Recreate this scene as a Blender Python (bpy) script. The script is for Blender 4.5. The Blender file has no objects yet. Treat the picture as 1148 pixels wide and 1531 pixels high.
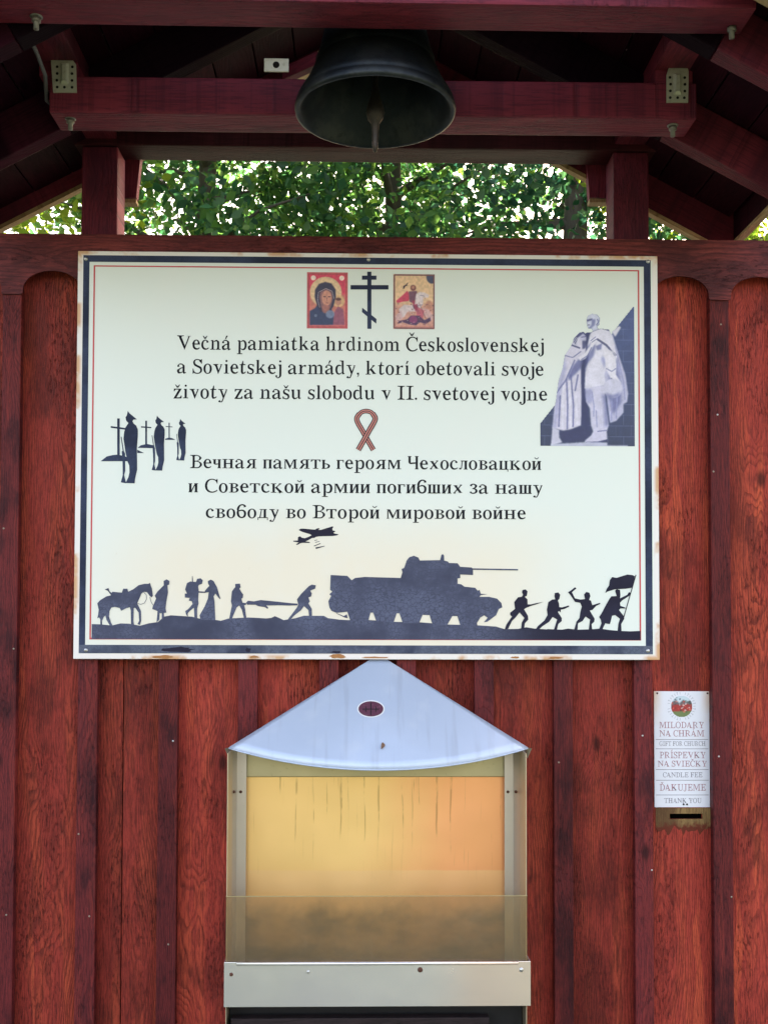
import bpy, bmesh, math, random
import numpy as np
from mathutils import Vector, Matrix
from mathutils.geometry import tessellate_polygon
random.seed(7); rng = np.random.default_rng(7)
R = math.radians
sc = bpy.context.scene
COL = sc.collection

# ------------------------------------------------------------------ camera
Z0 = 2.0215                                   # height of the sign's centre above the ground
FPX, CX, CY = 1700.0, 574.0, 865.5            # measured on the 1148 x 1531 photograph
YAW, PITCH, ROLL = 0.0208, 0.0352, 0.0025
CAM = Vector((-0.0204, -2.9169, Z0 - 0.4215))
_R = Vector((math.cos(YAW), -math.sin(YAW), 0))
FWD = Vector((math.sin(YAW)*math.cos(PITCH), math.cos(YAW)*math.cos(PITCH), math.sin(PITCH)))
_U = _R.cross(FWD)
CR = _R*math.cos(ROLL) + _U*math.sin(ROLL)
CU = -_R*math.sin(ROLL) + _U*math.cos(ROLL)
cam = bpy.data.cameras.new('camera'); cam_o = bpy.data.objects.new('camera', cam); COL.objects.link(cam_o)
m = Matrix((CR, CU, -FWD)).transposed().to_4x4(); m.translation = CAM
cam_o.matrix_world = m
cam.sensor_width = 36; cam.lens = 36*FPX/1531; cam.shift_y = 100/1531
cam.clip_start = 0.05; cam.clip_end = 2000
sc.camera = cam_o

def at(px, py, Y=0.0):
    """point of the vertical plane y = Y measured on the photograph"""
    d = FWD + CR*((px-CX)/FPX) + CU*((CY-py)/FPX)
    t = (Y-CAM.y)/d.y
    return CAM + d*t

# ------------------------------------------------------------------ light
SUN_EL, SUN_AZ = R(40), R(28)                 # sun behind the wall, a little to the right
w = bpy.data.worlds.new('World'); sc.world = w; w.use_nodes = True
nt = w.node_tree
sky = nt.nodes.new('ShaderNodeTexSky'); sky.sky_type = 'NISHITA'; sky.sun_disc = False
sky.sun_elevation = SUN_EL; sky.sun_rotation = SUN_AZ
sky.air_density = 1.0; sky.dust_density = 3.5; sky.ozone_density = 0.4
bg = nt.nodes['Background']; bg.inputs[1].default_value = 0.15
warm = nt.nodes.new('ShaderNodeMix'); warm.data_type = 'RGBA'; warm.blend_type = 'MULTIPLY'; warm.inputs[0].default_value = 1
warm.inputs[7].default_value = (1.24, 1.0, .83, 1)            # warm tint added to the sky light, in place of a white balance
nt.links.new(sky.outputs[0], warm.inputs[6]); nt.links.new(warm.outputs[2], bg.inputs[0])
sl = bpy.data.lights.new('sun', 'SUN'); sl.energy = 4.0; sl.angle = R(0.5); sl.color = (1, .95, .86)
so = bpy.data.objects.new('sun', sl); COL.objects.link(so)
sd = Vector((math.sin(SUN_AZ)*math.cos(SUN_EL), math.cos(SUN_AZ)*math.cos(SUN_EL), math.sin(SUN_EL)))
so.rotation_euler = sd.to_track_quat('Z', 'Y').to_euler(); so.location = (3, 6, 9)
vs = sc.view_settings; vs.view_transform = 'Standard'; vs.look = 'None'; vs.gamma = 1; vs.exposure = 2.58
sc.cycles.max_bounces = 8

# ------------------------------------------------------------------ helpers
WORLD = {}
def link(o, parent=None, M=None):
    COL.objects.link(o)
    M = M or Matrix.Identity(4)
    if parent is not None:
        o.parent = parent; o.matrix_local = WORLD[parent.name].inverted() @ M
    else:
        o.matrix_world = M
    WORLD[o.name] = M
    return o
def tag(o, label=None, cat=None, group=None, kind=None):
    for k, v in (('label', label), ('category', cat), ('group', group), ('kind', kind)):
        if v: o[k] = v
    return o
def thing(name, label, cat, loc, group=None):
    o = bpy.data.objects.new(name, None); o.empty_display_size = .1
    link(o, None, Matrix.Translation(loc)); return tag(o, label, cat, group)

class MB:
    """collects faces in world coordinates, builds one mesh object"""
    def __init__(s): s.v = []; s.f = []; s.smooth = []
    def add(s, vs, fs, smooth=False):
        n = len(s.v); s.v += [tuple(x) for x in vs]
        for f in fs: s.f.append([i+n for i in f]); s.smooth.append(smooth)
        return s
    def box(s, a, b):
        x0, y0, z0 = a; x1, y1, z1 = b
        vs = [(x0,y0,z0),(x1,y0,z0),(x1,y1,z0),(x0,y1,z0),(x0,y0,z1),(x1,y0,z1),(x1,y1,z1),(x0,y1,z1)]
        return s.add(vs, [(3,2,1,0),(4,5,6,7),(0,1,5,4),(1,2,6,5),(2,3,7,6),(3,0,4,7)])
    def hexa(s, f4, b4):
        """front quad and back quad, same order (counter-clockwise seen from the front)"""
        return s.add(list(f4)+list(b4), [(0,1,2,3),(7,6,5,4),(1,0,4,5),(2,1,5,6),(3,2,6,7),(0,3,7,4)])
    def prism(s, pts, y0, y1, holes=()):
        """outline in (x, z), extruded from y0 (front) to y1"""
        rings = [list(pts)] + [list(h) for h in holes]
        flat = [p for r in rings for p in r]
        tris = tessellate_polygon([[Vector((p[0], p[1], 0)) for p in r] for r in rings])
        n = len(flat)
        vs = [(p[0], y0, p[1]) for p in flat] + [(p[0], y1, p[1]) for p in flat]
        fs = []
        for t in tris:
            a, b, c = [Vector(flat[i]).to_2d() for i in t]
            if (b-a).cross(c-a) < 0: t = (t[0], t[2], t[1])
            fs.append(tuple(t)); fs.append(tuple(i+n for i in reversed(t)))
        k = 0
        for r in rings:
            L = len(r)
            for i in range(L):
                a, b = k+i, k+(i+1) % L; fs.append((a, a+n, b+n, b))
            k += L
        return s.add(vs, fs)
    def flat(s, pts, y, holes=()):
        """flat print on a plane y"""
        rings = [list(pts)] + [list(h) for h in holes]
        flat = [p for r in rings for p in r]
        tris = tessellate_polygon([[Vector((p[0], p[1], 0)) for p in r] for r in rings])
        fs = []
        for t in tris:
            a, b, c = [Vector(flat[i]).to_2d() for i in t]
            if (b-a).cross(c-a) < 0: t = (t[0], t[2], t[1])
            fs.append(tuple(t))
        return s.add([(p[0], y, p[1]) for p in flat], fs)
    def stroke(s, pts, wd, y, wd2=None):
        pts = [Vector(p).to_2d() for p in pts]; L = []; Rr = []
        n = len(pts)
        for i, p in enumerate(pts):
            d = (pts[min(i+1, n-1)]-pts[max(i-1, 0)]).normalized(); nn = Vector((-d.y, d.x))
            ww = wd if wd2 is None else wd+(wd2-wd)*i/(n-1)
            L.append(p+nn*ww/2); Rr.append(p-nn*ww/2)
        vs = [(p.x, y, p.y) for p in L]+[(p.x, y, p.y) for p in Rr]
        return s.add(vs, [(i, i+n, i+1+n, i+1) for i in range(n-1)])
    def tube(s, path, r, seg=10, caps=True):
        path = [Vector(p) for p in path]; n = len(path)
        rs = r if isinstance(r, (list, tuple)) else [r]*n
        vs = []; fs = []
        up = Vector((0, 0, 1))
        for i, p in enumerate(path):
            d = (path[min(i+1, n-1)]-path[max(i-1, 0)]).normalized()
            a = d.cross(up if abs(d.z) < .95 else Vector((1, 0, 0))).normalized(); b = d.cross(a)
            for k in range(seg):
                t = 2*math.pi*k/seg; vs.append(p+(a*math.cos(t)+b*math.sin(t))*rs[i])
        for i in range(n-1):
            for k in range(seg):
                k2 = (k+1) % seg; fs.append((i*seg+k, (i+1)*seg+k, (i+1)*seg+k2, i*seg+k2))
        if caps: fs += [tuple(range(seg)), tuple(reversed(range((n-1)*seg, n*seg)))]
        return s.add(vs, fs, True)
    def lathe(s, prof, c, seg=48, M=None):
        """profile of (radius, z) about the vertical axis through c"""
        vs = []; fs = []; n = len(prof); c = Vector(c)
        for r, z in prof:
            for k in range(seg):
                t = 2*math.pi*k/seg; p = Vector((r*math.cos(t), r*math.sin(t), z))
                if M: p = M @ p
                vs.append(c+p)
        for i in range(n-1):
            for k in range(seg):
                k2 = (k+1) % seg; fs.append((i*seg+k, i*seg+k2, (i+1)*seg+k2, (i+1)*seg+k))
        return s.add(vs, fs, True)
    def build(s, name, mat, parent=None, bevel=0, origin=None, recalc=False):
        vv = np.array(s.v, float)
        o0 = Vector(origin) if origin is not None else Vector(((vv.min(0)+vv.max(0))/2).tolist())
        me = bpy.data.meshes.new(name)
        me.from_pydata([tuple(Vector(v)-o0) for v in s.v], [], s.f)
        me.polygons.foreach_set('use_smooth', s.smooth)
        if bevel or recalc:
            bm = bmesh.new(); bm.from_mesh(me)
            bmesh.ops.recalc_face_normals(bm, faces=bm.faces)
            if bevel:
                bmesh.ops.remove_doubles(bm, verts=bm.verts, dist=1e-6)
                ed = [e for e in bm.edges if len(e.link_faces) == 2 and e.calc_face_angle() > .6]
                bmesh.ops.bevel(bm, geom=ed, offset=bevel, segments=2, affect='EDGES', profile=.6)
            bm.to_mesh(me); bm.free()
        for m_ in (mat if isinstance(mat, (list, tuple)) else [mat]): me.materials.append(m_)
        o = bpy.data.objects.new(name, me)
        return link(o, parent, Matrix.Translation(o0))

def member(name, p0, p1, wd, ht, mat, parent, side=None, bevel=.004, cutend=None):
    """a timber from p0 to p1: local z runs along the grain, local x across (side), local y the other way"""
    p0 = Vector(p0); p1 = Vector(p1); L = (p1-p0).length; z = (p1-p0).normalized()
    x = Vector(side or (1, 0, 0)); x = (x-z*x.dot(z)).normalized(); y = z.cross(x)
    me = bpy.data.meshes.new(name)
    bm = bmesh.new(); bmesh.ops.create_cube(bm, size=1)
    for v in bm.verts: v.co = Vector((v.co.x*wd, v.co.y*ht, (v.co.z+.5)*L))
    if bevel: bmesh.ops.bevel(bm, geom=bm.edges[:], offset=bevel, segments=2, affect='EDGES', profile=.6)
    bm.to_mesh(me); bm.free(); me.materials.append(mat)
    o = bpy.data.objects.new(name, me)
    M = Matrix((x, y, z)).transposed().to_4x4(); M.translation = p0
    return link(o, parent, M)

# ------------------------------------------------------------------ materials
def lin(r, g, b):
    f = lambda c: c/12.92 if c <= .04045 else ((c+.055)/1.055)**2.4
    return (f(r/255), f(g/255), f(b/255), 1)
class NT:
    def __init__(s, name):
        s.m = bpy.data.materials.new(name); s.m.use_nodes = True; s.t = s.m.node_tree
        s.b = s.t.nodes['Principled BSDF']
    def n(s, typ, **kw):
        nd = s.t.nodes.new(typ)
        for k, v in kw.items(): setattr(nd, k, v)
        return nd
    def set(s, sock, v):
        if hasattr(v, 'is_output'): s.t.links.new(v, sock)
        else: sock.default_value = v
    def math(s, op, a, b=None, c=None, clamp=False):
        nd = s.n('ShaderNodeMath', operation=op, use_clamp=clamp)
        for i, v in enumerate((a, b, c)):
            if v is not None: s.set(nd.inputs[i], v)
        return nd.outputs[0]
    def vmath(s, op, a, b):
        nd = s.n('ShaderNodeVectorMath', operation=op)
        s.set(nd.inputs[0], a); s.set(nd.inputs[1], b); return nd.outputs[0]
    def noise(s, vec, scale, detail=4, rough=.55, lac=2.0):
        nd = s.n('ShaderNodeTexNoise'); s.set(nd.inputs['Vector'], vec)
        nd.inputs['Scale'].default_value = scale; nd.inputs['Detail'].default_value = detail
        nd.inputs['Roughness'].default_value = rough; nd.inputs['Lacunarity'].default_value = lac
        return nd.outputs['Fac']
    def ramp(s, fac, lo, hi):
        nd = s.n('ShaderNodeMapRange', interpolation_type='SMOOTHSTEP'); s.set(nd.inputs[0], fac)
        nd.inputs[1].default_value = lo; nd.inputs[2].default_value = hi; return nd.outputs[0]
    def mix(s, fac, a, b, mode='MIX'):
        nd = s.n('ShaderNodeMix', data_type='RGBA', blend_type=mode)
        s.set(nd.inputs[0], fac); s.set(nd.inputs[6], a); s.set(nd.inputs[7], b); return nd.outputs[2]
    def obj(s): return s.n('ShaderNodeTexCoord').outputs['Object']
    def sep(s, v):
        nd = s.n('ShaderNodeSeparateXYZ'); s.set(nd.inputs[0], v); return nd.outputs
    def comb(s, x, y, z):
        nd = s.n('ShaderNodeCombineXYZ')
        for i, v in enumerate((x, y, z)): s.set(nd.inputs[i], v)
        return nd.outputs[0]
    def bump(s, h, strength=.3, dist=.002):
        nd = s.n('ShaderNodeBump'); nd.inputs['Strength'].default_value = strength
        nd.inputs['Distance'].default_value = dist; s.set(nd.inputs['Height'], h)
        s.t.links.new(nd.outputs[0], s.b.inputs['Normal'])
    def out(s, col=None, rough=None, metal=None, spec=None):
        if col is not None: s.set(s.b.inputs['Base Color'], col)
        if rough is not None: s.set(s.b.inputs['Roughness'], rough)
        if metal is not None: s.set(s.b.inputs['Metallic'], metal)
        if spec is not None: s.set(s.b.inputs['Specular IOR Level'], spec)
        return s.m

def wood(name, base, dark, light, axis='Z', ring=.006, grain=.55, patch=.6, worn=.5, rough=.5, bump=.5, crz=.55, spec=.14):
    """stained softwood: growth rings of the sawn log, knots, weathered patches"""
    t = NT(name)
    o = t.sep(t.obj()); rnd = t.n('ShaderNodeObjectInfo').outputs['Random']
    x, y, z = {'Z': (o[0], o[1], o[2]), 'X': (o[2], o[1], o[0]), 'Y': (o[0], o[2], o[1])}[axis]
    r1 = t.math('MULTIPLY', rnd, 37.0); r2 = t.math('FRACT', t.math('MULTIPLY', rnd, 917.0)); r3 = t.math('FRACT', t.math('MULTIPLY', rnd, 3571.0))
    zz = t.math('ADD', z, r1)
    # knots
    vo = t.n('ShaderNodeTexVoronoi', feature='F1'); vo.inputs['Scale'].default_value = 1; vo.inputs['Randomness'].default_value = 1
    t.set(vo.inputs['Vector'], t.comb(t.math('ADD', t.math('MULTIPLY', x, 6.5), t.math('MULTIPLY', r2, 9)), r1, t.math('MULTIPLY', zz, 3.1)))
    kd = vo.outputs['Distance']
    knot = t.math('SUBTRACT', 1.0, t.ramp(kd, .03, .10))
    halo = t.math('SUBTRACT', 1.0, t.ramp(kd, .05, .40))
    slow = t.noise(t.comb(t.math('MULTIPLY', x, 1.6), r1, t.math('MULTIPLY', zz, .8)), 1.6, 2, .5)
    mid = t.noise(t.comb(t.math('MULTIPLY', x, 9), r1, t.math('MULTIPLY', zz, 1.7)), 1.0, 3, .55)
    xx = t.math('ADD', t.math('ADD', x, t.math('MULTIPLY', t.math('SUBTRACT', r2, .5), .12)), t.math('MULTIPLY', t.math('SUBTRACT', slow, .5), .14))
    dd = t.math('ADD', t.math('MULTIPLY', r3, .05), t.math('ADD', .02, t.math('MULTIPLY', t.math('SUBTRACT', mid, .5), .09)))
    rr = t.math('SQRT', t.math('ADD', t.math('MULTIPLY', xx, xx), t.math('MULTIPLY', dd, dd)))
    rr = t.math('ADD', rr, t.math('MULTIPLY', halo, .018))
    saw = t.math('FRACT', t.math('DIVIDE', rr, ring))
    late = t.math('MULTIPLY', t.ramp(saw, .35, .9), t.math('SUBTRACT', 1.0, t.ramp(saw, .93, 1.0)))
    fibre = t.noise(t.comb(t.math('MULTIPLY', x, 70), t.math('MULTIPLY', y, 70), t.math('MULTIPLY', zz, 5)), 3.6, 4, .65)
    pores = t.noise(t.comb(t.math('MULTIPLY', x, 30), r1, t.math('MULTIPLY', zz, 9)), 7.0, 3, .6)
    flame = t.noise(t.comb(t.math('ADD', t.math('MULTIPLY', x, 24), t.math('MULTIPLY', mid, 3)), r1, t.math('MULTIPLY', zz, 1.3)), 1.2, 3, .5)
    blot = t.noise(t.comb(t.math('MULTIPLY', x, 9), r2, t.math('MULTIPLY', zz, 2.6)), 1.2, 5, .62)
    craze = t.math('MULTIPLY', t.ramp(pores, .52, .66), t.ramp(blot, .46, .60))
    pat = t.noise(t.comb(t.math('MULTIPLY', x, 4), r1, t.math('MULTIPLY', zz, 1.7)), 1.6, 5, .62)
    pat2 = t.noise(t.comb(t.math('MULTIPLY', x, 14), r2, t.math('MULTIPLY', zz, 1.5)), 1.3, 4, .6)
    gm = t.math('MULTIPLY', late, t.math('ADD', .35, t.math('MULTIPLY', t.ramp(pat2, .35, .65), .65)))
    c = t.mix(t.math('MULTIPLY', t.ramp(pat2, .44, .66), worn), base, light)
    c = t.mix(t.math('MULTIPLY', t.ramp(flame, .60, .68), worn*.9), c, tuple(v*1.25 for v in light[:3])+(1,))
    c = t.mix(t.math('MULTIPLY', t.ramp(fibre, .46, .62), .5), c, dark)
    c = t.mix(t.math('MULTIPLY', craze, crz), c, tuple(v*.7 for v in dark[:3])+(1,))
    c = t.mix(t.math('MULTIPLY', gm, grain), c, dark)
    c = t.mix(t.math('MULTIPLY', t.ramp(pat, .49, .64), patch), c, dark)
    c = t.mix(t.math('MULTIPLY', t.ramp(pores, .68, .76), .5), c, tuple(v*.5 for v in dark[:3])+(1,))
    c = t.mix(t.math('MULTIPLY', t.ramp(blot, .52, .68), patch*.45), c, dark)
    fine = t.noise(t.comb(t.math('MULTIPLY', x, 160), r2, t.math('MULTIPLY', zz, 34)), 2.2, 3, .7)
    c = t.mix(t.math('MULTIPLY', t.ramp(fine, .50, .66), .36), c, dark)
    c = t.mix(t.math('MULTIPLY', t.ramp(t.math('SUBTRACT', 1.0, fine), .56, .72), .25), c, light)
    c = t.mix(t.math('MULTIPLY', knot, .8), c, tuple(v*.55 for v in dark[:3])+(1,))
    hv = t.n('ShaderNodeHueSaturation'); t.set(hv.inputs['Value'], t.math('ADD', .74, t.math('MULTIPLY', r3, .62)))
    t.set(hv.inputs['Color'], c)
    c_ = None
    h = t.math('SUBTRACT', t.math('MULTIPLY', fibre, .6), t.math('MULTIPLY', late, .5))
    h = t.math('SUBTRACT', h, t.math('ADD', craze, t.math('MULTIPLY', t.ramp(pores, .66, .74), .8)))
    t.bump(h, bump, .0015)
    return t.out(hv.outputs[0], t.math('ADD', rough-.08, t.math('MULTIPLY', pat2, .25)), 0, spec)

W_BASE, W_DARK, W_LIGHT = (.325, .041, .029, 1), (.050, .0095, .009, 1), (.50, .088, .038, 1)
M_board = wood('stained_board', W_BASE, W_DARK, W_LIGHT, ring=.0048, bump=.9, patch=.55, grain=.55)
M_batten = wood('stained_batten', (.155, .023, .025, 1), (.030, .008, .012, 1), (.25, .036, .028, 1), ring=.0045, patch=.85, grain=.45, bump=.8)
M_frieze = wood('stained_frieze', (.21, .044, .046, 1), (.05, .015, .019, 1), (.27, .056, .050, 1), axis='X', ring=.009, patch=.7, bump=.9)
M_beam = wood('stained_beam', (.15, .021, .040, 1), (.050, .011, .024, 1), (.20, .028, .046, 1), grain=.35, patch=.7, bump=.8)
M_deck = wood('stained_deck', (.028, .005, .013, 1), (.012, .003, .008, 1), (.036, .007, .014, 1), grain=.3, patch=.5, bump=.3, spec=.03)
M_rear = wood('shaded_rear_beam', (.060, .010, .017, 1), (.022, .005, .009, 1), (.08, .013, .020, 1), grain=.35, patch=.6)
M_raft = wood('shade_dark_rafter', (.010, .004, .008, 1), (.005, .002, .005, 1), (.013, .005, .009, 1), grain=.3, patch=.5, spec=.02)  # near-black base stands in for the shade under the roof
M_pale = wood('pale_wood', (.42, .30, .16, 1), (.22, .14, .07, 1), (.5, .38, .22, 1), grain=.4, patch=.4)  # tan of cut wood, also paints the lit board edges
M_patch = wood('bare_board_patch', (.25, .155, .062, 1), (.085, .04, .02, 1), (.30, .19, .08, 1), grain=.5, patch=.8)
_t = M_patch.node_tree; _l = _t.nodes['Principled BSDF'].inputs['Base Color'].links[0].from_socket
_c = _t.nodes.new('ShaderNodeTexCoord'); _s = _t.nodes.new('ShaderNodeSeparateXYZ'); _t.links.new(_c.outputs['Object'], _s.inputs[0])
_n = _t.nodes.new('ShaderNodeTexNoise'); _n.inputs['Scale'].default_value = 70; _t.links.new(_c.outputs['Object'], _n.inputs['Vector'])
_a = _t.nodes.new('ShaderNodeMath'); _a.operation = 'MULTIPLY_ADD'; _t.links.new(_n.outputs['Fac'], _a.inputs[0]); _a.inputs[1].default_value = .05; _t.links.new(_s.outputs[2], _a.inputs[2])
_r = _t.nodes.new('ShaderNodeMapRange'); _r.interpolation_type = 'SMOOTHSTEP'; _t.links.new(_a.outputs[0], _r.inputs[0]); _r.inputs[1].default_value = .006; _r.inputs[2].default_value = .030
_m = _t.nodes.new('ShaderNodeMix'); _m.data_type = 'RGBA'; _t.links.new(_r.outputs[0], _m.inputs[0]); _m.inputs[6].default_value = (.13, .028, .016, 1); _t.links.new(_l, _m.inputs[7])
_t.links.new(_m.outputs[2], _t.nodes['Principled BSDF'].inputs['Base Color'])

def plain(name, col, rough=.5, metal=0, spot=0, spotcol=(0, 0, 0, 1), scale=30, bump=0):
    t = NT(name); v = t.obj()
    n1 = t.noise(v, scale, 5, .6); n2 = t.noise(v, scale*.15, 3, .5)
    c = t.mix(t.math('MULTIPLY', t.ramp(n1, .5, .75), spot), col, spotcol)
    c = t.mix(t.math('MULTIPLY', n2, .16), c, tuple(x*.7 for x in col[:3])+(1,))
    if bump: t.bump(n1, bump, .001)
    return t.out(c, t.math('ADD', rough-.06, t.math('MULTIPLY', n1, .14)), metal)

M_zinc = plain('galvanised_steel', (.62, .60, .50, 1), .45, .45, .5, (.30, .24, .15, 1), 90)
M_hole = plain('dark_hole', (.01, .009, .008, 1), .9)
M_pit = plain('dark_pit', (.002, .002, .002, 1), 1.0)
M_pit.node_tree.nodes['Principled BSDF'].inputs['Specular IOR Level'].default_value = 0
M_black = plain('flat_black', (.012, .011, .012, 1), .85, 0, .3, (.03, .025, .02, 1))  # near-black, also fills spaces that only lie in shade
M_steel = plain('screw_steel', (.6, .6, .6, 1), .35, .8, .3, (.3, .25, .2, 1), 200)
M_rusty = plain('rusty_screw', (.10, .035, .02, 1), .8, 0, .6, (.04, .02, .015, 1), 200)
M_dull = plain('dull_screw', (.34, .28, .22, 1), .55, .4, .5, (.12, .06, .04, 1), 300)
M_bolt = plain('weathered_bolt', (.20, .19, .18, 1), .45, .6, .5, (.10, .05, .03, 1), 120)
M_cable = plain('grey_cable', (.10, .10, .11, 1), .6)

# ================================================================== ground
t = NT('gravel_ground'); v = t.obj()
n1 = t.noise(v, 1.2, 6, .6); n2 = t.noise(v, 40, 3, .6)
c = t.mix(n2, (.09, .08, .06, 1), (.05, .045, .035, 1)); c = t.mix(t.ramp(n1, .34, .48), c, (.028, .042, .015, 1))
t.bump(n2, .5, .01); M_ground = t.out(c, .9)
g = MB()
N = 24; xs = np.concatenate([np.linspace(-400, -12, 5), np.linspace(-10, 10, N), np.linspace(12, 400, 5)])
for i, xx in enumerate(xs):
    for yy in xs:
        g.v.append((xx, yy, 0 if abs(xx)+abs(yy) < 9 else .05*math.sin(xx*.7)*math.cos(yy*.6)))
n = len(xs)
for i in range(n-1):
    for j in range(n-1): g.f.append((i*n+j, (i+1)*n+j, (i+1)*n+j+1, i*n+j+1)); g.smooth.append(True)
tag(g.build('ground', M_ground, None, origin=(0, 0, 0)), kind='structure')

# ================================================================== wooden wall
Y_FR, Y_BT, Y_BD = .012, .018, .056          # front faces of frieze, battens, boards
wall = thing('wooden_wall', 'dark red stained board and batten wall with arched frieze, behind the signs', 'wall', (0, .06, 0))
yref = 1000
bat_px = [(-112, -83), (-3, 25), (117, 146.5), (238, 267), (356, 385), (478, 507), (593, 622), (709, 738), (827.5, 856), (947.5, 975), (1064, 1093), (1183, 1212), (1302, 1331)]
bats = [(at(a, yref, Y_BT).x, at(b, yref, Y_BT).x) for a, b in bat_px]
zt = at(548, 400, Y_BD).z
z_top = at(548, 354, Y_FR).z
# boards: one per bay, hidden joints behind the battens
slot_a, slot_b = at(1000, 1216, Y_BD), at(1050, 1225, Y_BD)
joint = at(183, 1250, Y_BD).x
for i in range(len(bats)-1):
    x0 = (bats[i][0]+bats[i][1])/2+.001; x1 = (bats[i+1][0]+bats[i+1][1])/2-.001
    spans = [(x0, x1)]
    if i == 2: spans = [(x0, joint-.0012), (joint+.0012, x1)]
    for a, b in spans:
        if i == 9:
            mb = MB().prism([(a, .05), (b, .05), (b, z_top-.012), (a, z_top-.012)], Y_BD, Y_BD+.024,
                            [[(slot_a.x, slot_b.z), (slot_b.x, slot_b.z), (slot_b.x, slot_a.z), (slot_a.x, slot_a.z)]])
            bo = mb.build('wall_board', M_board, wall)
            # bare patch round the slit where the old plate was
            p, q = at(979.5, 1208, Y_BD), at(1062.5, 1241, Y_BD)
            MB().prism([(p.x, q.z+.004)]+[(p.x+(q.x-p.x)*k_/24, q.z+random.uniform(-.010, .008)+.006*math.sin(k_*.9)) for k_ in range(1, 24)]+[(q.x, q.z+.002), (q.x, p.z), (p.x, p.z)], Y_BD-.0008, Y_BD+.002,
                       [[(slot_a.x+.001, slot_b.z+.0008), (slot_b.x-.0012, slot_b.z+.0012), (slot_b.x-.001, slot_a.z-.0008), (slot_a.x+.0012, slot_a.z-.001)]]).build('bare_patch', M_patch, bo)
            MB().box((slot_a.x+.0004, Y_BD+.014, slot_b.z+.0004), (slot_b.x-.0004, Y_BD+.05, slot_a.z-.0004)).build('coin_slit', M_pit, bo)  # black block inside the slit stands in for its shade
        else:
            yo = random.uniform(0, .0025)
            mb = MB().box((a, Y_BD+yo, .05), (b, Y_BD+.024+yo, z_top-.012)); mb.build('wall_board', M_board, wall, bevel=.0015)
MB().box((bats[0][0], Y_BD+.075, .02), (bats[-1][1], Y_BD+.12, z_top-.01)).build('backing', M_black, wall)
# battens
screws = {1: [(6, 790), (21, 970), (10, 1368)], 2: [(118, 1247), (134, 1370)], 3: [(259, 1108), (252, 1412)], 8: [(835, 1140)], 9: [(974, 1301), (960, 1100)], 10: [(1074, 1131), (1093, 1341), (1072, 620), (1066, 705), (1077, 485)]}
z_bat = {}
for i, (a, b) in enumerate(bats):
    zb = at(1070 if i >= 10 else 20, 447 if i >= 10 else 441, Y_BT).z
    x_shift = random.uniform(-.001, .001)
    me_o = MB().box((a+x_shift, Y_BT, .05), (b+x_shift, Y_BD-.013, zb+.03)).build('batten', M_batten, wall, bevel=.0025)
    for s_ in screws.get(i, []):
        p = at(s_[0], s_[1], Y_BT)
        MB().lathe([(0, -.0009), (.0022, -.0007), (.0028, .0006), (.0028, .003)], p, 12, Matrix.Rotation(R(-90), 3, 'X')).build('screw', random.choice([M_steel, M_dull, M_dull]), me_o)
# arched frieze
fr = []
zf = at(1070, 447, Y_FR).z
zf = (zf + at(20, 441, Y_FR).z)/2
pts = [(bats[0][0], z_top), (bats[0][0], zf)]
for i in range(len(bats)-1):
    x0, x1 = bats[i][1]+.004, bats[i+1][0]-.002
    hw = (x1-x0)/2; cxm = (x0+x1)/2; rise = .060
    pts.append((bats[i][1]-.001, zf))
    for k in range(0, 25):
        a = math.pi*(1-k/24)
        pts.append((cxm+hw*math.cos(a), zf+.002+rise*math.sin(a)**.8))
    pts.append((bats[i+1][0]+.003, zf))
pts += [(bats[-1][1], zf), (bats[-1][1], z_top)]
MB().prism(list(reversed(pts)), Y_FR, Y_BT-.0005).build('arched_frieze', M_frieze, wall, recalc=True)
MB().box((bats[0][0], Y_BT+.0005, zf+.075), (bats[-1][1], Y_BD-.001, z_top-.002)).build('top_rail', M_frieze, wall, bevel=.003)

# ================================================================== bell canopy
EZ = CAM.z
can = thing('bell_canopy', 'dark red gabled timber bell canopy on two short posts above the wall', 'canopy', (0, .0, z_top))
def bx(name, a, b, y, mat=M_beam):  pass
# posts on the wall
pl0, pl1 = at(122, 300, .03).x, at(176, 300, .03).x
pr0, pr1 = at(916, 300, .03).x, at(970, 300, .03).x
xl, xr = (pl0+pl1)/2, (pr0+pr1)/2; pw = (pl1-pl0)
xm = (xl+xr)/2
for x in (xl, xr):
    member('post', (x, .03+pw/2, z_top-.10), (x, .03+pw/2, EZ+1.233), pw, pw, M_beam, can)
# cross beams
zc1, zc2, zc3 = EZ+1.236, EZ+1.137, EZ+1.180
y2 = CAM.y+2.53; y3 = CAM.y+2.135
c2a, c2b = at(74, 130, y2).x, at(1041, 140, y2).x
member('cross_beam', (xl-.09, .075, zc1+.045), (xr+.09, .075, zc1+.045), .10, .09, M_rear, can, side=(0, 1, 0))
cb2 = member('cross_beam', (c2a, y2+.05, zc2+.040), (c2b, y2+.05, zc2+.042), .10, .083, M_beam, can, side=(0, 1, 0), bevel=.005)
cb3 = member('cross_beam', (xl-.05, y3+.05, zc3+.043), (xr+.05, y3+.05, zc3+.040), .10, .086, M_beam, can, side=(0, 1, 0), bevel=.005)
# side beams running towards the viewer
for x in (xl, xr):
    member('side_beam', (x, -.81, EZ+1.302), (x, .15, EZ+1.302), .088, .10, M_beam, can)
    member('packing_block', (x-.043, y2+.05, EZ+1.237), (x+.043, y2+.05, EZ+1.237), .09, .032, M_beam, can, side=(0, 1, 0), bevel=.002)
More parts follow.
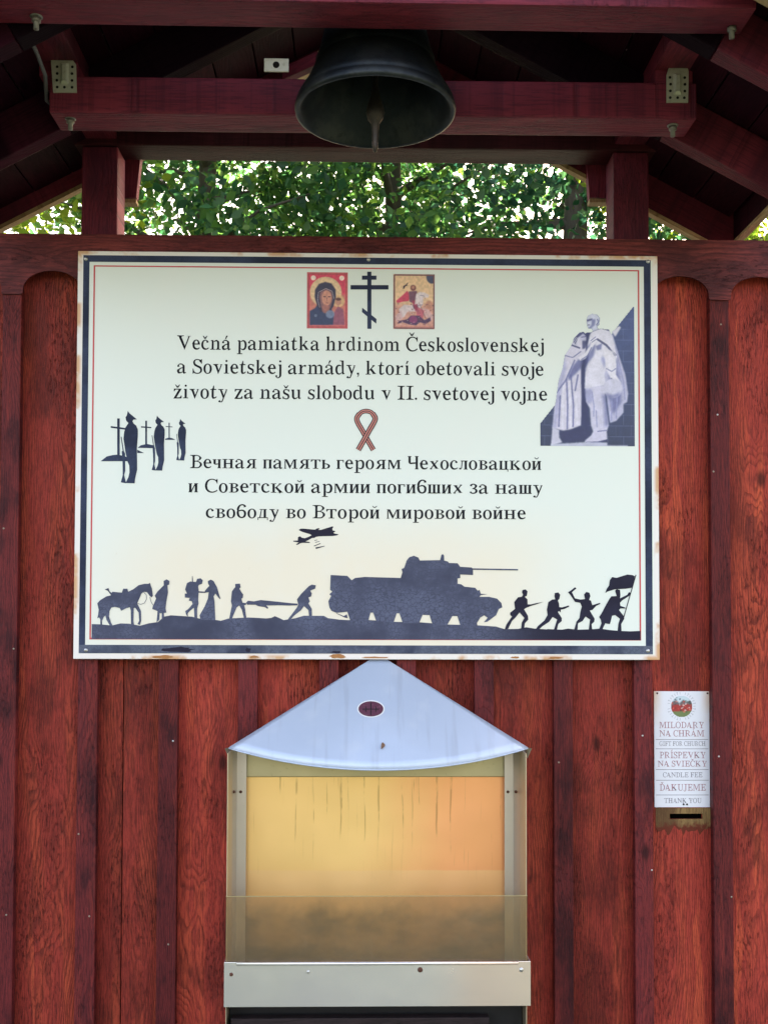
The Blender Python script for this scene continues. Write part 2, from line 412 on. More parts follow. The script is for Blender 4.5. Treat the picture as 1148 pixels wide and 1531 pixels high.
# bolts under the beams
for (px, py, yy, zz, par) in ((106, 172, y2+.035, zc2, cb2), (1005, 187, y2+.035, zc2, cb2), (55, 16, y3+.07, zc3, cb3), (1093, 25, y3+.07, zc3, cb3)):
    p = at(px, py, yy); p.z = zz
    mb = MB().lathe([(.0, -.026), (.0055, -.026), (.0055, 0)], p, 12)
    mb.lathe([(0, -.011), (.0095, -.011), (.0095, -.002), (.0, -.002)], p, 6)
    mb.lathe([(.0, -.002), (.0125, -.002), (.0125, .0005)], p, 16)
    mb.build('bolt', M_bolt, par, recalc=True)
# perforated connector plates on the front of the middle beam
for (q, cxp, cyp) in (([(76, 83), (103, 82), (114, 96), (115, 138), (80, 138)], 97, 112), ([(1000, 99), (1027, 99), (1029, 108), (1028, 153), (996, 153), (996, 112)], 1012, 128)):
    yy = y2-.004
    out = [at(a, b, yy) for a, b in q]
    pt = [(p.x, p.z) for p in reversed(out)]
    cp = at(cxp, cyp, yy)
    pl = MB().prism(pt, yy, y2-.0005).build('connector_plate', M_zinc, can, recalc=True)
    hb = MB()
    for r_ in range(4):
        for k in range(3):
            if k == 1 and r_ in (1, 2): continue
            hx = cp.x+(k-1)*.0165+random.uniform(-.001, .001); hz = cp.z-.028+r_*.0155
            hb.lathe([(0, -.0006), (.0032, -.0006), (.0032, .0004)], (hx, yy, hz), 10, Matrix.Rotation(R(-90), 3, 'X'))
    hb.build('nail_holes', M_hole, pl)
    MB().hexa([(cp.x-.004, yy-.007, cp.z-.016), (cp.x+.004, yy-.007, cp.z-.016), (cp.x+.004, yy-.007, cp.z+.022), (cp.x-.004, yy-.007, cp.z+.022)],
              [(cp.x-.009, yy, cp.z-.021), (cp.x+.009, yy, cp.z-.021), (cp.x+.009, yy, cp.z+.027), (cp.x-.009, yy, cp.z+.027)]).build('pressed_rib', M_zinc, pl)
# roof
SL = .53; ANG = math.atan(SL)
z_ridge = EZ+1.129+SL*(.763-.02)              # rafters' lower edge at the middle
HALF = 1.0
def low(x): return z_ridge-SL*abs(x-xm)
cosA = math.cos(ANG)
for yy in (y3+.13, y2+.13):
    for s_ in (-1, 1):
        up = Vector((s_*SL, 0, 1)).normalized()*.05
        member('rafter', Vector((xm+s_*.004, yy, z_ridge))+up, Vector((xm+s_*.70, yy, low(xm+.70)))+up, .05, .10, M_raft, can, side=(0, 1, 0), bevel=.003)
        member('rafter_tail', Vector((xm+s_*.702, yy, low(xm+.702)))+up, Vector((xm+s_*HALF*.985, yy, low(xm+HALF*.985)))+up, .05, .10, M_beam if s_ > 0 else M_deck, can, side=(0, 1, 0), bevel=.003)  # left tail takes the darker wood, its shade put into the colour
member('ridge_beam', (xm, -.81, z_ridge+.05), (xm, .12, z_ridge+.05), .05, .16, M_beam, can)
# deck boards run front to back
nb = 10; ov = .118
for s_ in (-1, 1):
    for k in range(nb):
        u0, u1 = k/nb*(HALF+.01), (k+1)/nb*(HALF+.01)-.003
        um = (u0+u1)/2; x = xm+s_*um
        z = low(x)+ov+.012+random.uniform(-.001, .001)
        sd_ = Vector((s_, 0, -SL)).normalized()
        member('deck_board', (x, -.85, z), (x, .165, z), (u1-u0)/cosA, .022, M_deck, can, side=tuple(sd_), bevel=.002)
    # barge boards at both ends, a tan strip painting the light on their lower edge, and eaves fascia
    for yy in (.178, -.863):
        lf_ = Vector((0, 0, .058 if s_ < 0 else .006))
        up = Vector((s_*SL, 0, 1)).normalized()*.075+lf_
        bb = member('barge_board', Vector((xm+s_*.002, yy, z_ridge+.018))+up, Vector((xm+s_*(HALF+.012), yy, low(xm+HALF+.012)+.018))+up, .022, .15, M_beam, can, side=(0, 1, 0), bevel=.002)
        dn = Vector((s_*SL, 0, 1)).normalized()*-.006+lf_
        member('pale_edge', Vector((xm+s_*.002, yy, z_ridge+.018))+dn, Vector((xm+s_*(HALF+.012), yy, low(xm+HALF+.012)+.018))+dn, .026, .011, M_pale, bb, side=(0, 1, 0), bevel=.001)
    xe = xm+s_*(HALF+.022)
    fb = member('eaves_board', (xe, -.85, low(xe)+.11), (xe, .165, low(xe)+.11), .02, .09, M_deck, can, bevel=.002)
    member('pale_edge', (xe, -.849, low(xe)+.061), (xe, .164, low(xe)+.061), .022, .008, M_pale, fb, bevel=.001)  # pale strip puts the lit eaves edge into the colour
# shingle courses on top
M_shing = wood('weathered_shingle', (.14, .10, .08, 1), (.06, .045, .04, 1), (.2, .15, .12, 1), grain=.4)
for s_ in (-1, 1):
    mb = MB()
    for k in range(8):
        u0, u1 = k*.13, k*.13+.16
        a0 = Vector((xm+s_*u0, 0, low(xm+u0)+ov+.042-.0)); a1 = Vector((xm+s_*u1, 0, low(xm+u1)+ov+.058))
        x = -.89
        while x < .19:
            wv = random.uniform(.07, .12); e = min(x+wv-.004, .2); j = random.uniform(-.004, .006)
            mb.hexa([(a0.x, x, a0.z), (a1.x+s_*j, x, a1.z), (a1.x+s_*j, e, a1.z), (a0.x, e, a0.z)], [(a0.x, x, a0.z-.012), (a1.x+s_*j, x, a1.z-.012), (a1.x+s_*j, e, a1.z-.012), (a0.x, e, a0.z-.012)])
            x += wv
    mb.build('shingles', M_shing, can, recalc=True)
# rear brace blocks behind the posts
for (p0x, p1x, p2x) in ((174, 213, 204), (926, 874, 881)):
    ya, yb = .145, .175
    A, B, C_, D = at(p0x, 297, ya), at(p2x, 295, ya), at(p1x, 225, ya), at(p0x, 225, ya)
    pt = [(A.x, A.z), (B.x, B.z), (C_.x, C_.z+.03), (D.x, D.z+.03)]
    if p2x < p0x: pt.reverse()
    k_ = MB().prism(pt, ya, yb).build('brace_block', M_beam, can, recalc=True)
    lo, hi = min(A.x, B.x), max(A.x, B.x)
    MB().box((lo, ya-.001, A.z-.011), (hi, yb+.002, A.z-.001)).build('pale_edge', M_pale, k_)  # paler strip along the lower end
# hidden stub between rafters with a pale cut end, and the angle bracket on the middle beam
a, b = at(428, 112, y2+.14), at(480, 88, y2+.02)
st = member('strut', a, b, .03, .022, M_beam, can, side=(0, 0, 1), bevel=.002)
d_ = (b-a).normalized()
member('cut_end', b+d_*.0003, b+d_*.0025, .029, .021, M_pale, st, side=(0, 0, 1), bevel=0)
p0, p1 = at(395, 106, y2+.05), at(432, 88, y2+.05)
ab = MB().box((p0.x, y2+.048, p0.z-.002), (p1.x, y2+.052, p1.z)).build('angle_bracket', M_zinc, can, bevel=.001)
cc = at(413, 97, y2+.048)
mb = MB().lathe([(0, -.0015), (.0075, -.0015), (.0075, .001)], cc, 16, Matrix.Rotation(R(-90), 3, 'X')); mb.build('bracket_hole', M_hole, ab)
# cable along the left side beam
path = [at(22, -8, y3+.02), at(30, 25, y3+.09), at(43, 52, y3+.17), at(56, 80, y3+.26), at(68, 112, y3+.34), at(70, 150, y3+.43), at(118, 190, -.03)]
cb = MB().tube(path, .0045, 8).build('cable', M_cable, can)
for i in (1, 2):
    p = path[i]; MB().box((p.x-.009, p.y-.006, p.z-.006), (p.x+.006, p.y+.006, p.z+.006)).build('cable_clip', M_zinc, cb, bevel=.001)

# ================================================================== bell
t = NT('bell_bronze'); v = t.obj()
n1 = t.noise(v, 9, 5, .6); n2 = t.noise(v, 45, 4, .6)
c = t.mix(t.ramp(n1, .4, .65), (.020, .025, .033, 1), (.044, .048, .052, 1)); c = t.mix(t.math('MULTIPLY', t.ramp(n2, .5, .7), .5), c, (.012, .013, .015, 1))
t.bump(n2, .3, .001); M_bell = t.out(c, t.math('ADD', .40, t.math('MULTIPLY', n1, .2)), .85)
by = CAM.y+2.388
bc = Vector((at(561, 170, by).x, by, at(561, 170, by).z))
bell = thing('bell', 'dark patinated bronze bell hanging mouth down under the canopy', 'bell', bc)
outp = [(.170, 0), (.1715, .006), (.169, .018), (.1655, .0225), (.1665, .025), (.158, .040), (.147, .058), (.136, .082), (.1280, .101), (.1262, .104), (.1282, .107), (.1262, .110), (.1275, .113), (.1252, .117), (.119, .135), (.112, .165), (.107, .20), (.103, .235), (.099, .262), (.090, .281), (.070, .294), (.045, .300), (.02, .302), (.0005, .303)]
inn = [(.0005, .285), (.05, .28), (.080, .262), (.088, .22), (.095, .17), (.108, .11), (.124, .07), (.142, .035), (.155, .012), (.160, .002), (.164, -.002), (.170, 0)]
MB().lathe(list(inn)+outp[1:], bc, 72, Matrix.Rotation(R(-1.5), 3, 'X')).build('bell_body', M_bell, bell, recalc=True)
cl = MB().lathe([(.0005, .285), (.006, .28), (.006, .06), (.009, .035), (.017, .012), (.020, -.004), (.016, -.018), (.009, -.028), (.0075, -.045), (.0065, -.075), (.004, -.088), (.0005, -.09)], bc+Vector((.0, .0, .006)), 20)
cl.build('clapper', plain('clapper_iron', (.035, .028, .027, 1), .45, .5, .5, (.09, .06, .05, 1), 50), bell, recalc=True)
mb = MB()
for s_ in (-1, 1):
    mb.tube([bc+Vector((s_*.045, 0, .295)), bc+Vector((s_*.05, 0, .33)), bc+Vector((s_*.03, 0, .355)), bc+Vector((0, 0, .36))], .011, 10)
mb.build('crown_loop', M_bell, bell)
MB().box((bc.x-.03, bc.y-.20, bc.z+.345), (bc.x+.03, bc.y+.22, bc.z+.40)).build('headstock', M_beam, bell, bevel=.004)

# ================================================================== memorial sign
def S(px, py, Y=0.0):
    p = at(px, py, Y); return (p.x, p.z)
def SP(crop, sc_, pts): return [S(crop[0]+x/sc_, crop[1]+y/sc_) for x, y in pts]
sx0, sx1, sz0, sz1 = -.75, .75, Z0-.5253, Z0+.5253
sign = thing('memorial_sign', 'large white memorial sign with navy border, two-language lettering and war silhouettes', 'sign', (0, .006, sz0))
# white panel: edges rusting, yellowed towards the lower pictures
t = NT('sign_white'); o = t.obj(); s3 = t.sep(o)
n1 = t.noise(o, 7, 4, .6); n2 = t.noise(o, 60, 4, .65); n3 = t.noise(o, 2.2, 3, .5)
ex = t.math('SUBTRACT', .75, t.math('ABSOLUTE', s3[0])); ez = t.math('SUBTRACT', .5253, t.math('ABSOLUTE', s3[2]))
edge = t.math('MINIMUM', ex, ez)
low_ = t.ramp(t.math('SUBTRACT', t.math('MULTIPLY', n3, .16), s3[2]), .17, .38)
mid_ = t.math('SUBTRACT', 1.0, t.ramp(t.math('ABSOLUTE', t.math('ADD', s3[0], .1)), .35, .75))
c = t.mix(t.math('MULTIPLY', low_, t.math('MULTIPLY', mid_, .75)), (.78, .815, .765, 1), (.86, .74, .58, 1))
c = t.mix(t.math('MULTIPLY', t.ramp(n1, .45, .7), .25), c, (.81, .80, .75, 1))
c = t.mix(t.math('MULTIPLY', t.math('MULTIPLY', t.ramp(n2, .66, .75), low_), .35), c, (.62, .50, .36, 1))
rust = t.math('MULTIPLY', t.math('SUBTRACT', 1.0, t.ramp(edge, .004, .016)), t.ramp(n1, .52, .62))
c = t.mix(t.math('MULTIPLY', t.math('SUBTRACT', 1.0, t.ramp(edge, .012, .016)), .8), c, (.86, .78, .76, 1))
c = t.mix(t.math('MULTIPLY', rust, .85), c, (.62, .30, .10, 1))
M_sign = t.out(c, .38)
MB().box((sx0, 0, sz0), (sx1, .0115, sz1)).build('panel', M_sign, sign, bevel=.0015, origin=(0, 0, Z0))
E1, E2, E3, E4, E5 = -.0006, -.0009, -.0012, -.0015, -.0018
def ink(name, deep, faded, thr=(.42, .6), amount=1.0, crack=.8, fade_x=None, deep2=None):
    """printed film, sun-bleached and crazed"""
    t = NT(name); o = t.obj(); n1 = t.noise(o, 5, 4, .6); n2 = t.noise(o, 90, 3, .7)
    vo = t.n('ShaderNodeTexVoronoi', feature='DISTANCE_TO_EDGE'); vo.inputs['Scale'].default_value = 95
    t.set(vo.inputs['Vector'], t.vmath('ADD', o, t.comb(t.math('MULTIPLY', n2, .02), 0.0, t.math('MULTIPLY', n1, .02))))
    cr = t.math('MULTIPLY', t.math('SUBTRACT', 1.0, t.ramp(vo.outputs['Distance'], .02, .09)), t.ramp(n1, .4, .55))
    f = t.math('MULTIPLY', t.ramp(n1, *thr), amount)
    c = t.mix(f, deep, faded)
    c = t.mix(t.math('MULTIPLY', t.ramp(n2, .5, .75), t.math('MULTIPLY', f, .5)), c, tuple(x*1.5 for x in faded[:3])+(1,))
    c = t.mix(t.math('MULTIPLY', cr, crack*.6), c, tuple(x*.6 for x in deep[:3])+(1,))
    if fade_x: c = t.mix(t.ramp(t.math('ADD', t.sep(o)[0], t.math('MULTIPLY', t.math('SUBTRACT', n1, .5), .25)), *fade_x), c, deep2)
    return t.out(c, .55, 0, .15)
NAVY, FADE = (.020, .026, .055, 1), (.115, .135, .23, 1)
M_navy = ink('navy_print', NAVY, (.050, .065, .13, 1), (.4, .62), .7, .3)
M_navy_low = ink('faded_navy_print', (.035, .042, .08, 1), (.11, .125, .18, 1), (.38, .55), 1, .5)
M_dark = ink('dark_silhouette', (.018, .016, .035, 1), (.03, .03, .06, 1), (.4, .7), .6, 0)
M_faded = ink('faded_silhouette', (.054, .058, .100, 1), (.105, .115, .185, 1), (.35, .6), 1, .9)
M_red = plain('red_line_print', (.58, .05, .06, 1), .45, 0, .3, (.7, .2, .2, 1), 20)
M_txt = plain('black_print', (.010, .010, .016, 1), .6)
M_txt.node_tree.nodes['Principled BSDF'].inputs['Specular IOR Level'].default_value = .1
def frame(l, t_, r, b, wl, wt, wr, wb, y, mat, name):
    """border ring given in metres on the sign"""
    mb = MB()
    mb.flat([(l, b), (r, b), (r, t_), (l, t_)], y, [[(l+wl, b+wb), (r-wr, b+wb), (r-wr, t_-wt), (l+wl, t_-wt)]])
    return mb.build(name, mat, sign)
U = .001716
fl, ft, fr_, fb_ = sx0+8.2*U, sz1-6.5*U, sx1-10.5*U, sz0+8.5*U
ring = [((fl, ft), (fr_, ft), 9.5, 't'), ]
bw_l, bw_t, bw_r, bw_b = 9.2*U, 10*U, 10.5*U, 12.5*U
mb = MB(); mb.flat([(fl, fb_+bw_b), (fl+bw_l, fb_+bw_b), (fl+bw_l, ft-bw_t), (fl, ft-bw_t)], E1)
mb.flat([(fr_-bw_r, fb_+bw_b), (fr_, fb_+bw_b), (fr_, ft-bw_t), (fr_-bw_r, ft-bw_t)], E1)
mb.flat([(fl, ft-bw_t), (fr_, ft-bw_t), (fr_, ft), (fl, ft)], E1); mb.build('border', M_navy, sign)
MB().flat([(fl, fb_), (fr_, fb_), (fr_, fb_+bw_b), (fl, fb_+bw_b)], E1).build('border', M_navy_low, sign)
rl, rt, rr_, rb = fl+bw_l+6.3*U, ft-bw_t-5.3*U, fr_-bw_r-7*U, fb_+bw_b+8*U
frame(rl, rt, rr_, rb, 2.2*U, 1.9*U, 2.2*U, 2.8*U, E1, M_red, 'red_line')
# rubbed patches in the lower border
mb = MB()
for (a, b, c_, d) in ((237, 966, 296, 976), (366, 968, 376, 976), (493, 973, 513, 977)):
    cxp, cyp = (a+c_)/2, (b+d)/2
    pts = []
    for k in range(18):
        an = k/18*2*math.pi; j = random.uniform(.55, 1.0)
        pts.append(S(cxp+(c_-a)/2*j*math.cos(an), cyp+(d-b)/2*j*math.sin(an)))
    MB().flat(list(reversed(pts)), E2).build('peeled_patch', M_dark, sign)
M_rs = plain('rust_stain', (.42, .18, .06, 1), .8, 0, .6, (.62, .4, .2, 1), 80)
for (a, b, rx, ry) in ((245, 982, 20, 3), (505, 981, 14, 4.5), (380, 982, 8, 2.5), (830, 983.5, 12, 2), (770, 983, 8, 2), (560, 983, 25, 1.5)):
    pts = [S(a+rx*random.uniform(.6, 1)*math.cos(k/16*6.283), b+ry*random.uniform(.6, 1)*math.sin(k/16*6.283)) for k in range(16)]
    MB().flat(list(reversed(pts)), E2).build('rust_stain', M_rs, sign)
for (px, py) in ((129, 972), (968, 973), (968, 391), (129, 387), (551, 388)):
    p = at(px, py, -.001)
    MB().lathe([(0, -.0025), (.0045, -.002), (.005, .0), (.005, .002)], p, 14, Matrix.Rotation(R(-90), 3, 'X')).build('screw', M_steel, sign)

# ---- lettering: serif letters, set line by line
_gc = {}
def font_glyph(ch, off):
    key = (ch, off)
    if key in _gc: return _gc[key]
    cu = bpy.data.curves.new('glyph', 'FONT'); cu.body = ch; cu.size = 1; cu.offset = off; cu.resolution_u = 4
    o = bpy.data.objects.new('glyph', cu); COL.objects.link(o)
    dg = bpy.context.evaluated_depsgraph_get(); me = o.evaluated_get(dg).to_mesh()
    vs = [(v.co.x, v.co.y) for v in me.vertices]; fs = [tuple(p.vertices) for p in me.polygons]
    o.evaluated_get(dg).to_mesh_clear(); bpy.data.objects.remove(o); bpy.data.curves.remove(cu)
    _gc[key] = (vs, fs); return _gc[key]
def remap(vs, fs, k=1.0, a=.028, b=.60, cap=.10):
    """evens out the stroke weight of a glyph: thins its stems, strengthens its hairlines"""
    V = np.array(vs, float); cnt = {}
    for f in fs:
        for i in range(len(f)):
            e = (f[i], f[(i+1) % len(f)]); cnt[tuple(sorted(e))] = cnt.get(tuple(sorted(e)), 0)+1
    bd = []
    for f in fs:
        A = sum(V[f[i]][0]*V[f[(i+1) % len(f)]][1]-V[f[(i+1) % len(f)]][0]*V[f[i]][1] for i in range(len(f)))
        g_ = list(f) if A > 0 else list(reversed(f))
        for i in range(len(g_)):
            e = (g_[i], g_[(i+1) % len(g_)])
            if cnt[tuple(sorted(e))] == 1: bd.append(e)
    if not bd: return V, fs
    P0 = V[[e[0] for e in bd]]; P1 = V[[e[1] for e in bd]]; D = P1-P0
    L = np.linalg.norm(D, axis=1)+1e-9; Nn = np.stack([D[:, 1], -D[:, 0]], 1)/L[:, None]
    dist = []
    for i in range(len(bd)):
        o_ = (P0[i]+P1[i])/2; d_ = -Nn[i]; den = d_[0]*D[:, 1]-d_[1]*D[:, 0]
        with np.errstate(divide='ignore', invalid='ignore'):
            w_ = P0-o_; t_ = (w_[:, 0]*D[:, 1]-w_[:, 1]*D[:, 0])/den; u_ = (w_[:, 0]*d_[1]-w_[:, 1]*d_[0])/den
        ok = (np.abs(den) > 1e-9) & (t_ > 1e-4) & (u_ >= -.01) & (u_ <= 1.01)
        th = t_[ok].min() if ok.any() else 1
        T = min(a+b*th*k, cap)/k if th*k < .21 else th
        dist.append((th-T)/2)
    dist = np.array(dist); out = V.copy(); inc = {}
    for i, (p, q) in enumerate(bd): inc.setdefault(p, []).append(i); inc.setdefault(q, []).append(i)
    for v_, es_ in inc.items():
        if len(es_) == 2 and abs(np.cross(Nn[es_[0]], Nn[es_[1]])) > .35:
            M_ = np.array([Nn[es_[0]], Nn[es_[1]]]); out[v_] = V[v_]+np.linalg.solve(M_, -dist[es_])
        else:
            n_ = Nn[es_].mean(0); n_ /= np.linalg.norm(n_)+1e-9; out[v_] = V[v_]-n_*dist[es_].mean()
    return out, fs
_rc = {}
def wglyph(ch, k, wt):
    key = (ch, round(k, 3), wt)
    if key not in _rc: _rc[key] = remap(*font_glyph(ch, 0), k, *wt)
    return _rc[key]
def mb_chr(c):
    if 'A' <= c <= 'Z': return chr(0x1D400+ord(c)-65)
    if 'a' <= c <= 'z': return chr(0x1D41A+ord(c)-97)
    if '0' <= c <= '9': return chr(0x1D7CE+ord(c)-48)
    return c
GREEK = {'\u0393': chr(0x1D6AA), '\u03a0': chr(0x1D6B7), '\u039b': chr(0x1D6B2)}
def bbox(vs): a = np.array(vs); return a.min(0), a.max(0)
XH = bbox(font_glyph(mb_chr('x'), 0)[0])[1][1]; CAPH = bbox(font_glyph(mb_chr('H'), 0)[0])[1][1]
SCL = XH/CAPH*1.03
ACC = {'á': ('a', '´'), 'é': ('e', '´'), 'í': ('ı', '´'), 'č': ('c', 'ˇ'), 'ž': ('z', 'ˇ'), 'š': ('s', 'ˇ'), 'Č': ('C', 'ˇ'), 'Á': ('A', '´'), 'Í': ('I', '´'), 'Ď': ('D', 'ˇ'), 'й': ('и', '˘')}
CYR = {'В': ('B', 1, 0), 'С': ('C', 1, 0), 'а': ('a', 1, 0), 'е': ('e', 1, 0), 'о': ('o', 1, 0), 'р': ('p', 1, 0), 'с': ('c', 1, 0), 'х': ('x', 1, 0), 'у': ('y', 1, 0),
       'в': ('B', SCL, 0), 'н': ('H', SCL, 0), 'т': ('T', SCL, 0), 'к': ('K', SCL, 0), 'м': ('M', SCL, 0),
       'я': ('R', SCL, 1), 'з': ('3', SCL, 0), 'б': ('6', .98, 0)}
def rect(a, b, c, d): return [(a, b), (c, b), (c, d), (a, d)]
ST, TH, OV = .105, .034, .034
def stem(x, h=None, top=True, bot=True):
    h = h or XH
    r = [rect(x, 0, x+ST, h)]
    if top: r.append(rect(x-OV, h-TH, x+ST+OV, h))
    if bot: r.append(rect(x-OV, 0, x+ST+OV, TH))
    return r
def bowl(x0, y0, x1, y1, t1, t2, n=10):
    """right-hand bowl as a band"""
    o = []; i = []
    cy_ = (y0+y1)/2
    for k in range(n+1):
        a = -math.pi/2+math.pi*k/n
        o.append((x0+(x1-x0)*math.cos(a)**.8 if math.cos(a) > 1e-6 else x0, cy_+(y1-y0)/2*math.sin(a)))
        i.append((x0+(x1-x0-t1)*math.cos(a)**.8 if math.cos(a) > 1e-6 else x0, cy_+((y1-y0)/2-t2)*math.sin(a)))
    return [[o[k], o[k+1], i[k+1], i[k]] for k in range(n)]
def custom(ch):
    if ch == 'ш': return stem(0, bot=False)+stem(.20, bot=False)+stem(.40, bot=False)+[rect(-OV, 0, .40+ST+OV, TH+.008)]
    if ch == 'ц': return stem(0, bot=False)+stem(.24, bot=False)+[rect(-OV, 0, .24+ST+.05, TH+.01), rect(.24+ST+.015, -.10, .24+ST+.05, .02)]
    if ch in 'чЧ':
        h, w_ = (XH, .22) if ch == 'ч' else (CAPH, .34)
        return stem(w_, h)+stem(0, h, bot=False)[1:]+[rect(0, h*.52, ST, h)]+[[(0, h*.55), (.03, h*.44), (.09, h*.39), (.09, h*.50), (ST, h*.56)], [(.09, h*.39), (w_, h*.43), (w_, h*.53), (.09, h*.50)]]
    if ch == 'п': return stem(0, top=False)+stem(.25, top=False)+[rect(-OV, XH-TH-.006, .25+ST+OV, XH)]
    if ch == 'г': return stem(0, top=False)+[rect(-OV, XH-TH-.006, .30, XH), [(.262, XH-.13), (.30, XH-.13), (.30, XH-.02), (.25, XH-.02)]]
    if ch == 'и': return stem(0)+stem(.26)+[[(ST-.01, .035), (ST+.01, .035), (.27, XH-.10), (.27, XH-.035), (.25, XH-.035), (ST-.01, .10)]]
    if ch == 'л': return stem(.25, top=False)+[rect(.07, XH-TH-.006, .25+ST+OV, XH), [(.115, XH-.03), (.16, XH-.03), (.125, .10), (.085, .015), (.03, -.005), (-.01, .02), (-.01, .085), (.035, .09), (.055, .055), (.085, .11)]]
    if ch == 'ь': return stem(0)+bowl(ST, 0, .36, XH*.60, .10, .036)+[rect(ST*.9, 0, ST+.01, TH), rect(ST*.9, XH*.60-TH, ST+.01, XH*.60)]
    if ch == 'д':
        h = XH
        return [[(.15, h-TH), (.19, h-TH), (.13, .03), (.075, .03)], stem(.27, h, top=False, bot=False)[0], rect(.09, h-TH, .27+ST+OV, h), rect(.0, 0, .46, TH+.006), rect(0, -.10, .036, .02), rect(.424, -.10, .46, .02)]
    if ch == ',': return [[(0, .0), (.1, .0), (.1, .09), (0, .09)], [(.055, .01), (.1, .01), (.085, -.07), (.02, -.13), (.01, -.115), (.05, -.06)]]
    if ch == '.': return [[(.05+.055*math.cos(k/10*6.283), .05+.055*math.sin(k/10*6.283)) for k in range(10)]]
    if ch == '´': return [[(-.06, 0), (-.015, 0), (.075, .16), (-.01, .16)]]
    if ch == 'ˇ': return [[(-.12, .15), (-.085, .15), (0, .065), (0, 0), (-.035, 0)], [(.12, .15), (.035, 0), (0, 0), (0, .065), (.085, .15)]]
    if ch == '˘': return [[(-.11+.22*k/6, .03+.10*((k-3)/3)**2) for k in range(7)]+[(.07-.14*k/6, .07+.06*((k-3)/3)**2) for k in range(7)]]
def glyph(ch, off):
    """list of (verts, faces) layers"""
    if ch in ACC:
        b_, ac = ACC[ch]
        L = glyph(b_, off) if b_ != 'ı' else glyph('i', off)
        if b_ == 'ı':
            v_, f_ = L[0]; v_ = np.array(v_)
            keep = [f for f in f_ if all(v_[i][1] <= XH*1.08 for i in f)]
            L = [(v_, keep)]
            used = sorted({i for f in keep for i in f}); mn, mx = v_[used].min(0), v_[used].max(0)
        else: mn, mx = bbox([p for l in L for p in l[0]])
        top = XH if b_.islower() else CAPH
        a = [(np.array(p)*(1 if b_.islower() else 1.1)+((mn[0]+mx[0])/2, top+.055), [tuple(range(len(p)))]) for p in custom(ac)]
        return L+a
    if ch in CYR:
        b_, s_, mir = CYR[ch]
        v_, f_ = wglyph(GREEK.get(b_) or mb_chr(b_), s_, off); v_ = np.array(v_)*(s_*(1.06 if s_ not in (1, .98) else 1), s_)
        if mir: v_ = v_*(-1, 1); f_ = [tuple(reversed(f)) for f in f_]
        return [(v_, f_)]
    cu = custom(ch) if ch in 'шцчЧьдпгил,.' else None
    if cu: return [(np.array(p), [tuple(range(len(p)))]) for p in cu]
    v_, f_ = wglyph(mb_chr(ch), 1.0, off); return [(np.array(v_), f_)]
def text_line(s_, x0, x1, zb, cap, y, mat, parent, off=(.028, .60, .10), gap=.060, space=.25, name='inscription'):
    """sets s_ between x0 and x1 on the baseline zb, capital height cap"""
    k = cap/CAPH; items = []; x = 0
    sizes = []
    for ch in s_:
        if ch == ' ': sizes.append(None); continue
        L = glyph(ch, off)
        base = glyph(ACC[ch][0], off) if ch in ACC and ACC[ch][0] != 'ı' else L
        pts_ = np.array([p for l in base for p in l[0]])
        if ch == 'í':
            used = sorted({i for f in L[0][1] for i in f}); pts_ = np.array(L[0][0])[used]
        mn, mx = pts_.min(0), pts_.max(0); sizes.append((L, mn[0]+(.085 if ch == 'j' else 0), mx[0]))
    tight = set('oecabdpvwyхосеавуЧCDGO')
    total_w = sum((q[2]-q[1]) for q in sizes if q); nsp = s_.count(' '); ng = len([1 for q in sizes if q])-1
    wx = (x1-x0)/(k*(total_w+gap*ng+space*nsp)); g_ = gap
    pass
    mb = MB(); prev = False
    for ch, q in zip(s_, sizes):
        if q is None: x += space; continue
        L, a, b = q
        if prev: x += g_
        for li, (v_, f_) in enumerate(L):
            pts = [(x0+(x+p[0]-a)*k*wx, y-.00004*li, zb+p[1]*k) for p in v_]
            ff = []
            for f in f_:
                A = sum(pts[f[i]][0]*pts[f[(i+1) % len(f)]][2]-pts[f[(i+1) % len(f)]][0]*pts[f[i]][2] for i in range(len(f)))
                ff.append(f if A > 0 else tuple(reversed(f)))
            mb.add(pts, ff)
        x += b-a; prev = True
    return mb.build(name, mat, parent)
LINES = [('Večná pamiatka hrdinom Československej', 265, 812.5, 522.5, 526.5, 21.3), ('a Sovietskej armády, ktorí obetovali svoje', 265, 812, 558.5, 561.5, 21.0), ('životy za našu slobodu v II. svetovej vojne', 259.5, 817.5, 596, 598.5, 21.0),
         ('Вечная память героям Чехословацкой', 284.5, 808.5, 700.5, 702, 19.8), ('и Советской армии погибших за нашу', 282, 811, 736.5, 738, 19.8), ('свободу во Второй мировой войне', 308, 785.5, 774.5, 776, 19.8)]
for s_, xa, xb, ya, yb, cp in LINES:
    A, B = S(xa, ya), S(xb, yb)
    text_line(s_, A[0], B[0], (A[1]+B[1])/2, cp*U, E1, M_txt, sign)

# ---- three-barred cross, guards, aeroplane, ribbon
mb = MB(); F = (430, 390); fs_ = 4.592
for i, q in enumerate(([(547, 467), (575, 467), (575, 75), (547, 75)], [(510, 130), (610, 130), (610, 102), (510, 102)], [(432, 197), (692, 197), (692, 167), (432, 167)], [(510, 352), (608, 432), (610, 400), (512, 322)])):
    mb.flat(SP(F, fs_, q), E1-.00004*i)
mb.build('cross_emblem', M_navy, sign)
EC = (100, 590); es = 4.991
G1 = [(457,122),(470,140),(525,185),(498,187),(492,200),(500,215),(520,232),(532,260),(532,310),(525,400),(527,560),(512,625),(508,662),(440,660),(450,640),(462,615),(470,580),(468,530),(455,500),(440,430),(425,330),(430,280),(440,245),(462,212),(445,195),(440,170),(450,155)]
RF = [(412,425),(424,415),(437,440),(438,570),(430,600),(445,662),(405,655),(420,600),(418,500)]
BN = [(405,315),(411,315),(428,425),(421,428)]
mb = MB()
